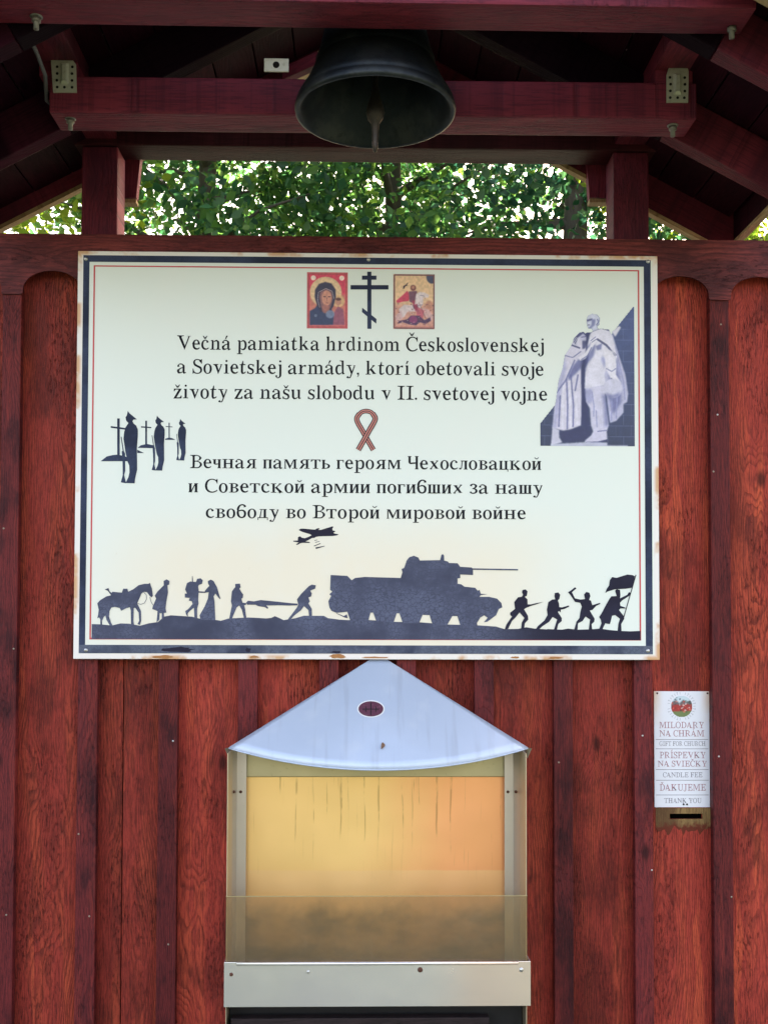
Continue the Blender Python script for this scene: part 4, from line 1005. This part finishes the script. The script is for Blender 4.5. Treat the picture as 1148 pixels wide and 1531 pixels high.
def warm_reflection(t, c, o, v):
    """reflected glow painted on the sheet: yellow to the left, orange to the right; soot runs from the top; sooted foot"""
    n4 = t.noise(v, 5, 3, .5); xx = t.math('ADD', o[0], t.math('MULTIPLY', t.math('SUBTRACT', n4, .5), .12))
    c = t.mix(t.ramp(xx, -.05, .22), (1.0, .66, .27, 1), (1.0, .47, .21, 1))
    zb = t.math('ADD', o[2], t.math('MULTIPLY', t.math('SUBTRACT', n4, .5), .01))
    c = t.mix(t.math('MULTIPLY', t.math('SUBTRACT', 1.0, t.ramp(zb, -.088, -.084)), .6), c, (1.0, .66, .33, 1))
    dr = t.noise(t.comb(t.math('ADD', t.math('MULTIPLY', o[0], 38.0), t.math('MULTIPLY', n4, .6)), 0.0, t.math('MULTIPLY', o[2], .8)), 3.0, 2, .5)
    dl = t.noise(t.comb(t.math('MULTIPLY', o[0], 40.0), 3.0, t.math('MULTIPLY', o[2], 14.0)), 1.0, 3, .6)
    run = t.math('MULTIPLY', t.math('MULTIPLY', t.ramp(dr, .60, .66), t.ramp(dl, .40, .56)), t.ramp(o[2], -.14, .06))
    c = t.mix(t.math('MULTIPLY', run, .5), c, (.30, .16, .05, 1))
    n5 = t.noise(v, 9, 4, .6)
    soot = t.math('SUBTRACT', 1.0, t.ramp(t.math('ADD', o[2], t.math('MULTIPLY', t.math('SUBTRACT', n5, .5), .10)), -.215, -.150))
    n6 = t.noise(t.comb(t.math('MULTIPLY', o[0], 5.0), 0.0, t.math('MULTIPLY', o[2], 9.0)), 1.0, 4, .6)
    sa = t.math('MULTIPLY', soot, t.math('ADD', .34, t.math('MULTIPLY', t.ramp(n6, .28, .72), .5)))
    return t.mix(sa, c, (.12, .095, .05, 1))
M_back = metal('glow_tinted_sheet', (1, .6, .2, 1), .34, 'X', .05, warm_reflection, .62)  # amber reflected glow is put into the sheet's colour
def sheen_tint(t, c, o, v):  # reflections painted on the steel: pinkish to the right, greenish to the left
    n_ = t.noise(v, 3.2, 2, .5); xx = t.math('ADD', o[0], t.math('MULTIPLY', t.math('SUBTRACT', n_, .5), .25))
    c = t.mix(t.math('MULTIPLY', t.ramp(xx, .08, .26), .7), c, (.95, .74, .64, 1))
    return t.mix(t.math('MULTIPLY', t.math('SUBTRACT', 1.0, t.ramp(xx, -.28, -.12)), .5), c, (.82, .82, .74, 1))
M_strip = metal('brushed_steel', (.90, .87, .86, 1), .22, 'X', .35, sheen_tint, .7, 0)
M_post = metal('dull_steel', (.60, .55, .50, 1), .42, 'Z', .3)
M_olive = metal('yellowed_steel', (.52, .46, .28, 1), .45, 'Z', .4)
M_side = metal('side_steel', (.62, .52, .38, 1), .42, 'Z', .35)
box = thing('candle_box', 'steel candle box with pale blue fan-shaped hood, fixed under the memorial sign', 'candle box', (at(564, 1500, 0).x, YB, at(564, 1531, 0).z-.25))
zlow = at(564, 1531, YF).z-.22
L0, R0 = at(339, 1300, YF).x, at(787, 1300, YF).x
zhood = at(564, 1118, YF+.12).z
# side panels
for x, o_ in ((L0, .002), (R0-.002, .002)):
    MB().box((x, YF, zlow), (x+o_, YB, zhood)).build('side_panel', M_side, box)
zg0, zg1 = at(564, 1340, YF).z, at(564, 1440, YF).z
zback_t = at(564, 1160, YB-.02).z
bz0 = at(564, 1505, YB).z-.03
cxm = (L0+R0)/2
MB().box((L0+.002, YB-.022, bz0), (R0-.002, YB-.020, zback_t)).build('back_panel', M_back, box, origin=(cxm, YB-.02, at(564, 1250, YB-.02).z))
MB().box((L0+.002, YB-.034, zback_t-.001), (R0-.002, YB-.018, zhood)).build('top_rail', M_olive, box, bevel=.002)
# corner angle uprights with rivets
for (xa, xb, xc, rv) in ((345, 354, 368, (349.5, 360)), (783, 767, 754, (771, 759))):
    yq = YB-.050
    a, b, c_ = at(xa, 1250, yq-.03).x, at(xb, 1250, yq).x, at(xc, 1250, yq).x
    s_ = 1 if c_ > a else -1
    mb = MB(); zt_ = zhood-.003; zb_ = bz0+.02
    mb.box((min(b, c_), yq, zb_), (max(b, c_), yq+.002, zt_))
    mb.hexa([(a, yq-.05, zb_), (b, yq, zb_), (b, yq, zt_), (a, yq-.05, zt_)], [(a, yq-.048, zb_), (b, yq+.002, zb_), (b, yq+.002, zt_), (a, yq-.048, zt_)])
    po = mb.build('corner_upright', M_post, box, recalc=True)
    for k_, r_ in enumerate(rv):
        p = at(r_, 1184, yq-.001-(.025 if k_ == 0 else 0))
        MB().lathe([(0, -.003), (.003, -.0025), (.0038, 0), (.0038, .003)], p, 12, Matrix.Rotation(R(-90), 3, 'X')).build('rivet', M_rusty, po)
# glass pane along the lower front
t = NT('dusty_glass'); v = t.obj(); n1 = t.noise(v, 7, 4, .6); n2 = t.noise(v, 120, 3, .6)
tr = t.n('ShaderNodeBsdfTransparent'); tr.inputs[0].default_value = (.93, .85, .72, 1)
gb = t.n('ShaderNodeBsdfGlossy'); gb.inputs['Roughness'].default_value = .25
df = t.n('ShaderNodeBsdfDiffuse'); t.set(df.inputs[0], t.mix(t.ramp(n2, .5, .75), (.36, .29, .20, 1), (.52, .45, .33, 1)))
m1 = t.n('ShaderNodeMixShader'); t.set(m1.inputs[0], t.math('ADD', .04, t.math('MULTIPLY', n1, .16))); t.t.links.new(tr.outputs[0], m1.inputs[1]); t.t.links.new(df.outputs[0], m1.inputs[2])
m2 = t.n('ShaderNodeMixShader'); m2.inputs[0].default_value = .06; t.t.links.new(m1.outputs[0], m2.inputs[1]); t.t.links.new(gb.outputs[0], m2.inputs[2])
t.t.links.new(m2.outputs[0], t.t.nodes['Material Output'].inputs[0]); M_glass = t.m
MB().box((L0-.0005, YF-.003, zg1-.02), (R0+.0005, YF, zg0)).build('glass_pane', M_glass, box)
MB().box((L0-.0006, YF-.0034, zg0+.0002), (R0+.0006, YF+.0004, zg0+.0016)).build('pane_edge', M_olive, box)
# front strip with rolled top edge
za, zb = at(564, 1438, YF-.01).z, at(564, 1505, YF-.01).z
l_, r_ = at(335, 1470, YF-.01).x, at(793, 1470, YF-.01).x
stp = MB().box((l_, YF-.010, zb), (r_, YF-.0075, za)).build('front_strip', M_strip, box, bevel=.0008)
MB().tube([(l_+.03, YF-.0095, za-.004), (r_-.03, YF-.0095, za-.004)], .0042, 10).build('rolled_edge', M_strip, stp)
for (px, py, mt, rr2) in ((346, 1457, M_rusty, .0045), (461, 1453, M_steel, .004), (628, 1450, M_rusty, .0062), (779, 1450, M_steel, .0055)):
    p = at(px, py, YF-.0105)
    MB().lathe([(0, -.002), (rr2*.7, -.0018), (rr2, .0), (rr2, .002)], p, 14, Matrix.Rotation(R(-90), 3, 'X')).build('screw', mt, stp)
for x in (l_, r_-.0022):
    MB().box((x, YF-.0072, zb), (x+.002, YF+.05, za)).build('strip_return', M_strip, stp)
# tray floor, black block painting the darkness below and timber rest under the strip
MB().box((L0+.004, YF+.003, zb+.035), (R0-.004, YB-.024, zb+.04)).build('tray_floor', M_black, box)
MB().box((L0+.004, YF+.06, zlow), (R0-.004, YB-.024, zb+.034)).build('dark_filler', M_black, box)
rest = at(564, 1520, YF+.02).z
MB().box((L0+.012, YF+.01, rest-.03), (R0-.09, YF+.04, rest)).build('timber_rest', wood('sooty_wood', (.03, .02, .022, 1), (.012, .01, .01, 1), (.05, .03, .03, 1), axis='X'), box, bevel=.002)
# fan-shaped hood: flat sheet, straight upper edges, curved dripping edge
apex = at(566, 985, .012)
cl_, cr_ = at(343, 1118, YF+.07), at(789, 1117, YF+.06); mid_p = at(563, 1150, YF-.045)
zc = (cl_.z+cr_.z)/2; ycorn = YF+.065
N1, N2 = 40, 14
def hood_pt(u, v_):
    a = u*2-1
    ex2 = (apex.x-.0)+(cl_.x-apex.x if a < 0 else cr_.x-apex.x)*abs(a)
    ed = Vector((ex2, ycorn+(mid_p.y-ycorn)*(1-a*a), zc+(mid_p.z-zc)*(1-a*a)))
    wtop = Vector((apex.x+(.018*a), apex.y, apex.z))
    p = wtop.lerp(ed, v_)
    p.y -= .003*math.sin(math.pi*v_)*(1-a*a)
    return p
mb = MB(); gv = [[hood_pt(i/N1, j/N2) for j in range(N2+1)] for i in range(N1+1)]
for i in range(N1+1):
    for j in range(N2+1): mb.v.append(tuple(gv[i][j]))
for i in range(N1):
    for j in range(N2): mb.f.append((i*(N2+1)+j, i*(N2+1)+j+1, (i+1)*(N2+1)+j+1, (i+1)*(N2+1)+j)); mb.smooth.append(True)
t = NT('sky_tinted_sheet'); v = t.obj(); n1 = t.noise(v, 4, 4, .55); n2 = t.noise(v, 55, 4, .65); n3 = t.noise(v, 14, 3, .5)
c = t.mix(n1, (.46, .54, .70, 1), (.55, .62, .76, 1)); c = t.mix(t.math('MULTIPLY', t.ramp(n2, .70, .76), .5), c, (.25, .28, .4, 1)); c = t.mix(t.math('MULTIPLY', t.ramp(n3, .5, .7), .2), c, (.72, .76, .84, 1)); oz = t.sep(v); n8 = t.noise(t.comb(t.math('MULTIPLY', oz[0], 30.0), 0.0, t.math('MULTIPLY', oz[2], 3.0)), 1.0, 4, .6); c = t.mix(t.math('MULTIPLY', t.ramp(n8, .52, .70), .35), c, (.36, .40, .50, 1))  # blue of the reflected sky is put into the sheet's base colour
n4 = t.noise(v, 6, 2, .5); t.bump(t.math('ADD', t.math('MULTIPLY', n4, 1.0), t.math('MULTIPLY', n2, .03)), .35, .02)
M_hood = t.out(c, .36, .25)
hood = mb.build('hood', M_hood, box)
sm = hood.modifiers.new('thickness', 'SOLIDIFY'); sm.thickness = .0016; sm.offset = 0
tb = [gv[i][N2]+Vector((0, -.001, -.002)) for i in range(N1+1)]
MB().tube(tb, .0021, 8).build('hood_lip', M_hood, hood)
# folded end flanges and the underside closure
for q, s_ in ((cl_, -1), (cr_, 1)):
    e = gv[0 if s_ < 0 else N1][N2]
    A = e+Vector((s_*.002, 0, -.001)); 
    MB().hexa([e+Vector((s_*.011, .004, -.003)), e+Vector((s_*.002, .02, -.030)), e+Vector((-s_*.006, .02, -.010)), e],
              [e+Vector((s_*.011, .006, -.003)), e+Vector((s_*.002, .022, -.030)), e+Vector((-s_*.006, .022, -.010)), e+Vector((0, .002, 0))]).build('hood_flange', M_post, hood, recalc=True)
# oval badge on the hood, lying in its surface
def on_hood(px, py, lift=.0):
    lo, hi = None, None; best = None
    o_, d_ = CAM, (FWD+CR*((px-CX)/FPX)+CU*((CY-py)/FPX)).normalized()
    for i in range(N1):
        for j in range(N2):
            from mathutils.geometry import intersect_ray_tri as irt
            for tri in ((gv[i][j], gv[i][j+1], gv[i+1][j+1]), (gv[i][j], gv[i+1][j+1], gv[i+1][j])):
                h = irt(tri[0], tri[1], tri[2], d_, o_, True)
                if h is not None and (best is None or (h-o_).length < (best[0]-o_).length):
                    nn = (tri[1]-tri[0]).cross(tri[2]-tri[0]).normalized()
                    if nn.dot(d_) > 0: nn = -nn
                    best = (h.copy(), nn)
    return best[0]+best[1]*lift, best[1]
M_badge = plain('maroon_badge', (.10, .025, .05, 1), .5, 0, .6, (.22, .09, .13, 1), 160)
M_rim = plain('white_rim', (.78, .78, .80, 1), .4)
def decal(shape, lift, mat, name, parent):
    mb = MB(); c0 = on_hood(sum(p[0] for p in shape)/len(shape), sum(p[1] for p in shape)/len(shape), lift)[0]
    vs = [c0]+[on_hood(x, y, lift)[0] for x, y in shape]; n_ = len(shape)
    return mb.add(vs, [(0, 1+(i+1) % n_, 1+i) for i in range(n_)]).build(name, mat, parent, recalc=False)
ov_ = lambda cx_, cy_, a, b: [(cx_+a*math.cos(-k/28*6.2832), cy_+b*math.sin(-k/28*6.2832)) for k in range(28)]
bd = decal(ov_(554.5, 1060.5, 20.5, 13), .0016, M_rim, 'badge', hood)
decal(ov_(554.5, 1060.5, 18.6, 11.4), .0019, M_badge, 'badge_field', bd) if False else None
bf = MB(); sh = ov_(554.5, 1060.5, 18.6, 11.4); c0 = on_hood(554.5, 1060.5, .0020)[0]
bf.add([c0]+[on_hood(x, y, .0020)[0] for x, y in sh], [(0, 1+(i+1) % 28, 1+i) for i in range(28)])
M_line = plain('badge_line', (.012, .006, .010, 1), .5)
hood_badge = bf.build('badge', M_badge, hood)
bl = MB()
for (a, b) in (((542, 1061), (567, 1061)), ((554.5, 1051), (554.5, 1070)), ((547, 1057), (547, 1065)), ((562, 1057), (562, 1065))):
    d = Vector((b[0]-a[0], b[1]-a[1])).normalized(); nn = Vector((-d.y, d.x))*.7
    q = [(a[0]+nn.x, a[1]+nn.y), (b[0]+nn.x, b[1]+nn.y), (b[0]-nn.x, b[1]-nn.y), (a[0]-nn.x, a[1]-nn.y)]
    bl.add([on_hood(x, y, .0024)[0] for x, y in q], [(0, 1, 2, 3)])
bl.build('badge', M_line, hood)
# curled dead leaf lying on the hood
c0, nn = on_hood(571.5, 1116, .002)
tx = nn.cross(Vector((1, 0, 0))).normalized(); tz = Vector((1, 0, 0))
mb = MB(); nl = 8
for i in range(nl+1):
    u = i/nl; p = c0+tx*(u-.5)*.017+tz*(.004*math.sin(u*2.6)-.002); wv = .0042*math.sin(math.pi*min(max(u, .06), .94))
    mb.v += [tuple(p-tz*wv+nn*.003), tuple(p), tuple(p+tz*wv+nn*.003)]
for i in range(nl):
    for k_ in range(2): mb.f.append((i*3+k_, i*3+k_+1, i*3+k_+4, i*3+k_+3)); mb.smooth.append(True)
lf = mb.build('dead_leaf', plain('dead_leaf', (.22, .12, .07, 1), .7, 0, .6, (.07, .04, .03, 1), 200), None)
sm = lf.modifiers.new('thickness', 'SOLIDIFY'); sm.thickness = .0006
tag(lf, 'tiny curled brown leaf lying on the pale blue hood', 'leaf')

# ================================================================== donation plate
YP = Y_BD-.004
don = thing('donation_plate', 'small white donation plate with round picture and grey-red lettering above the coin slit', 'sign', at(1019, 1207, YP))
p, q = at(977, 1033.5, YP), at(1061, 1207, YP)
t = NT('plate_white'); o = t.obj(); s3 = t.sep(o); n1 = t.noise(o, 18, 4, .6)
cr1 = t.math('MULTIPLY', t.ramp(t.math('ABSOLUTE', s3[0]), .045, .075), t.ramp(t.math('ADD', s3[2], t.math('MULTIPLY', n1, .08)), .09, .18))
c = t.mix(t.math('MULTIPLY', cr1, .8), (.80, .80, .88, 1), (.72, .52, .36, 1)); c = t.mix(t.math('MULTIPLY', t.ramp(n1, .5, .7), .15), c, (.74, .70, .76, 1))
M_plate = t.out(c, .3)
MB().box((p.x, YP, q.z), (q.x, YP+.0035, p.z)).build('panel', M_plate, don, bevel=.001)
M_lt = plain('grey_lettering', (.20, .17, .22, 1), .5); M_lr = plain('red_lettering', (.36, .12, .16, 1), .5, 0, .6, (.30, .24, .30, 1), 40)
for s_, xa, xb, yb, cp, mt in (('MILODARY', 985, 1052, 1088.5, 9.2, M_lr), ('NA CHRÁM', 985.3, 1052.3, 1101, 9.2, M_lr), ('GIFT FOR CHURCH', 985.3, 1054, 1115, 6.6, M_lt), ('PRÍSPEVKY', 985.5, 1054.5, 1133.5, 9.4, M_lr), ('NA SVIEČKY', 983, 1056.5, 1146, 8.6, M_lr), ('CANDLE FEE', 990.5, 1049.5, 1162, 7.2, M_lt), ('ĎAKUJEME', 985.5, 1054.5, 1182, 9.6, M_lr), ('THANK YOU', 992.5, 1048, 1200.5, 7.2, M_lt)):
    A, B = at(xa, yb, YP-.0006), at(xb, yb, YP-.0006)
    text_line(s_, A.x, B.x, (A.z+B.z)/2, cp*U*1.012, YP-.0006, mt, don, off=(.030, .36, .078), name='inscription', gap=.05)
mb = MB()
for yl in (1105.5, 1119.5, 1150.5, 1166.5, 1188.5): mb.stroke([(p.x+.004, at(1000, yl, YP).z), (q.x-.004, at(1000, yl, YP).z)], .0012, YP-.0006)
mb.build('ruled_lines', M_lt, don)
for (px, py, mt) in ((982, 1036.5, M_rusty), (1057, 1036.5, M_rusty), (1021.5, 1202.6, M_black), (1026.5, 1202.6, M_black)):
    c_ = at(px, py, YP-.0005)
    MB().lathe([(0, -.002), (.002, -.0018), (.0026, 0), (.0026, .002)], c_, 10, Matrix.Rotation(R(-90), 3, 'X')).build('screw', mt, don)
# round picture: red tents on a meadow under trees, ring of tiny marks round it
cv = Canvas(44, 44, (225, 232, 238))
cv.poly([(0, 0), (44, 0), (44, 16), (0, 16)], (200, 215, 225), 1, 3); cv.poly([(0, 15), (10, 10), (18, 16), (26, 9), (34, 14), (44, 8), (44, 30), (0, 30)], (90, 80, 85), .9, 1)
cv.poly([(0, 22), (10, 18), (22, 20), (34, 17), (44, 22), (44, 34), (0, 34)], (165, 45, 45), 1, 1); cv.poly([(0, 33), (44, 31), (44, 44), (0, 44)], (110, 125, 75), 1, 1)
for _ in range(46): cv.ell(random.uniform(2, 42), random.uniform(12, 34), random.uniform(.8, 2.2), random.uniform(.8, 2), random.choice([(215, 70, 60), (60, 40, 45), (235, 120, 100), (40, 60, 50), (230, 225, 225)]), .7)
for _ in range(6): cv.ell(random.uniform(8, 24), random.uniform(4, 10), 2, .8, (70, 90, 110), .8)
ins = (cv.xx-22)**2+(cv.yy-22)**2 < 21.5**2
A, B = at(1002, 1039.5, YP), at(1034, 1072, YP); cz, cxx = (A.z+B.z)/2, (A.x+B.x)/2; rd = (B.x-A.x)/2
pic = picture('round_picture', cv, cxx-rd, cxx+rd, cz+rd, cz-rd, YP-.0006, ins)
mw = WORLD[pic.name]; pic.parent = don; pic.matrix_local = WORLD[don.name].inverted() @ mw
mb = MB()
for i in range(30):
    if i % 8 == 7: continue
    a = i/30*6.2832; c_ = Vector((cxx+math.cos(a)*rd*1.22, cz+math.sin(a)*rd*1.22)); dr_ = Vector((math.cos(a), math.sin(a))); tn = Vector((-dr_.y, dr_.x))
    mb.stroke([c_-dr_*.0032, c_+dr_*.0032], .0011, YP-.0006); 
    if i % 2: mb.stroke([c_+dr_*.003-tn*.0022, c_+dr_*.003+tn*.0022], .001, YP-.0007)
mb.build('emblem_ring', plain('pale_grey_print', (.45, .45, .52, 1), .5), don)

# ================================================================== trees behind the wall
def leaf_mat(name, cols, trans):
    t = NT(name); ri = t.n('ShaderNodeNewGeometry').outputs['Random Per Island']
    cr_ = t.n('ShaderNodeValToRGB'); t.set(cr_.inputs[0], ri)
    els = cr_.color_ramp.elements
    els[0].color = cols[0]; els[1].color = cols[-1]
    for i, c_ in enumerate(cols[1:-1]): e = els.new((i+1)/(len(cols)-1)); e.color = c_
    tl = t.n('ShaderNodeBsdfTranslucent'); t.set(tl.inputs[0], t.mix(1.0, cr_.outputs[0], trans, 'MULTIPLY'))
    mx = t.n('ShaderNodeMixShader'); mx.inputs[0].default_value = .6
    t.out(cr_.outputs[0], .45)
    t.t.links.new(t.b.outputs[0], mx.inputs[1]); t.t.links.new(tl.outputs[0], mx.inputs[2]); t.t.links.new(mx.outputs[0], t.t.nodes['Material Output'].inputs[0])
    return t.m
M_leafA = leaf_mat('green_leaves', [(.012, .045, .026, 1), (.025, .07, .03, 1), (.06, .12, .03, 1), (.018, .06, .035, 1), (.10, .16, .035, 1)], (3.0, 3.2, 2.1, 1))
M_leafB = leaf_mat('yellow_green_leaves', [(.05, .10, .015, 1), (.10, .17, .022, 1), (.16, .21, .03, 1), (.04, .08, .02, 1)], (2.8, 2.6, 1.5, 1))
M_leafC = leaf_mat('deep_green_leaves', [(.010, .036, .026, 1), (.018, .055, .034, 1), (.04, .085, .035, 1), (.012, .045, .032, 1)], (2.8, 3.2, 2.5, 1))
t = NT('bark'); v = t.obj(); n1 = t.noise(t.vmath('MULTIPLY', v, (14, 14, 3)), 2, 5, .65)
t.bump(n1, .8, .02); M_bark = t.out(t.mix(n1, (.05, .04, .035, 1), (.16, .13, .11, 1)), .9)
def tree(label, x, y, h, rx, ry, rz, cz_, n_leaf, leaf, mat, seed, trunk_r=.13, droop=False):
    r = np.random.default_rng(seed); rd_ = random.Random(seed)
    root = thing('tree', label, 'tree', (x, y, 0), 'trees behind the wall')
    mb = MB(); path = []; rs_ = []
    for i in range(8):
        u = i/7; path.append((x+.12*math.sin(u*4+seed), y+.1*math.cos(u*3+seed), u*h*.95-.05)); rs_.append(trunk_r*(1-.85*u)+.01)
    mb.tube(path, rs_, 10)
    cl_c = []
    nb_ = 46
    for i in range(nb_):
        u = .3+.65*i/nb_; z = u*h*.95; a = i*2.4+rd_.random(); Lr = (rx*.95 if u < .8 else rx*.55)*rd_.uniform(.6, 1.05)
        px = x+.12*math.sin(u*4+seed); py = y+.1*math.cos(u*3+seed); rise = rd_.uniform(.1, .6)*(-1 if droop else 1)
        e = Vector((px+Lr*math.cos(a), py+Lr*.9*math.sin(a), z+rise)); mid2 = Vector((px, py, z)).lerp(e, .5)+Vector((0, 0, .12))
        mb.tube([(px, py, z), mid2, e], [trunk_r*(1-u)*.5+.018, .016, .006], 6, caps=False)
        for f_ in (.45, .7, .9, 1.05): cl_c.append(tuple(Vector((px, py, z)).lerp(e, f_)+Vector((rd_.gauss(0, .2), rd_.gauss(0, .2), rd_.gauss(0, .2)))))
    mb.build('trunk', M_bark, root)
    cen = np.array(cl_c); extra = r.normal(size=(330, 3)); extra /= np.linalg.norm(extra, axis=1)[:, None]
    extra = extra*(r.random((330, 1))**.4)*np.array([rx, ry, rz])+np.array([x, y, cz_]); cen = np.concatenate([cen, extra])
    q = r.integers(0, len(cen), n_leaf); P = cen[q]+r.normal(size=(n_leaf, 3))*np.array([.16, .16, .13])
    size = leaf*r.uniform(.6, 1.25, n_leaf)
    nn_ = r.normal(size=(n_leaf, 3))+np.array([0, -.3, .5]); nn_ /= np.linalg.norm(nn_, axis=1)[:, None]
    d1 = np.cross(nn_, r.normal(size=(n_leaf, 3))); d1 /= np.linalg.norm(d1, axis=1)[:, None]; d2 = np.cross(nn_, d1)
    s1 = size[:, None]
    # pointed leaf folded along its midrib: six points, two faces
    V = np.stack([P-d1*s1*.55, P-d1*s1*.08+d2*s1*.36+nn_*s1*.10, P+d1*s1*.28+d2*s1*.24+nn_*s1*.07, P+d1*s1*.62, P+d1*s1*.28-d2*s1*.24+nn_*s1*.07, P-d1*s1*.08-d2*s1*.36+nn_*s1*.10], 1).reshape(-1, 3)
    me = bpy.data.meshes.new('crown'); o0 = np.array([x, y, cz_]); V = V-o0
    b_ = np.arange(n_leaf)[:, None]*6; F_ = np.concatenate([b_+np.array([[0, 3, 2, 1]]), b_+np.array([[0, 5, 4, 3]])], 0)
    me.vertices.add(len(V)); me.vertices.foreach_set('co', V.ravel().astype(np.float32))
    me.loops.add(F_.size); me.loops.foreach_set('vertex_index', F_.ravel().astype(np.int32))
    me.polygons.add(len(F_)); me.polygons.foreach_set('loop_start', np.arange(0, F_.size, 4, dtype=np.int32)); me.polygons.foreach_set('loop_total', np.full(len(F_), 4, dtype=np.int32))
    me.update(calc_edges=True); me.materials.append(mat)
    link(bpy.data.objects.new('crown', me), root, Matrix.Translation(o0.tolist()))
tree('bright yellow-green tree seen past the left post', -3.7, 6.6, 11.5, 1.9, 1.7, 4.3, 6.4, 24000, .085, M_leafB, 3)
tree('leafy green tree in the opening just right of the left post', -1.55, 7.6, 12, 1.8, 1.7, 4.5, 6.8, 28000, .090, M_leafA, 5)
tree('green tree with bright gaps directly beneath the bell', .35, 8.2, 12.5, 1.8, 1.7, 4.6, 7.0, 28000, .090, M_leafA, 8)
tree('deep green tree left of the right post, with a dark trunk', 1.95, 7.4, 13, 1.5, 1.6, 4.9, 7.0, 22000, .085, M_leafC, 11, .16, True)
tree('yellow-green tree seen past the right post under the eaves', 3.9, 7.0, 11.5, 2.0, 1.7, 4.3, 6.5, 24000, .085, M_leafB, 14)
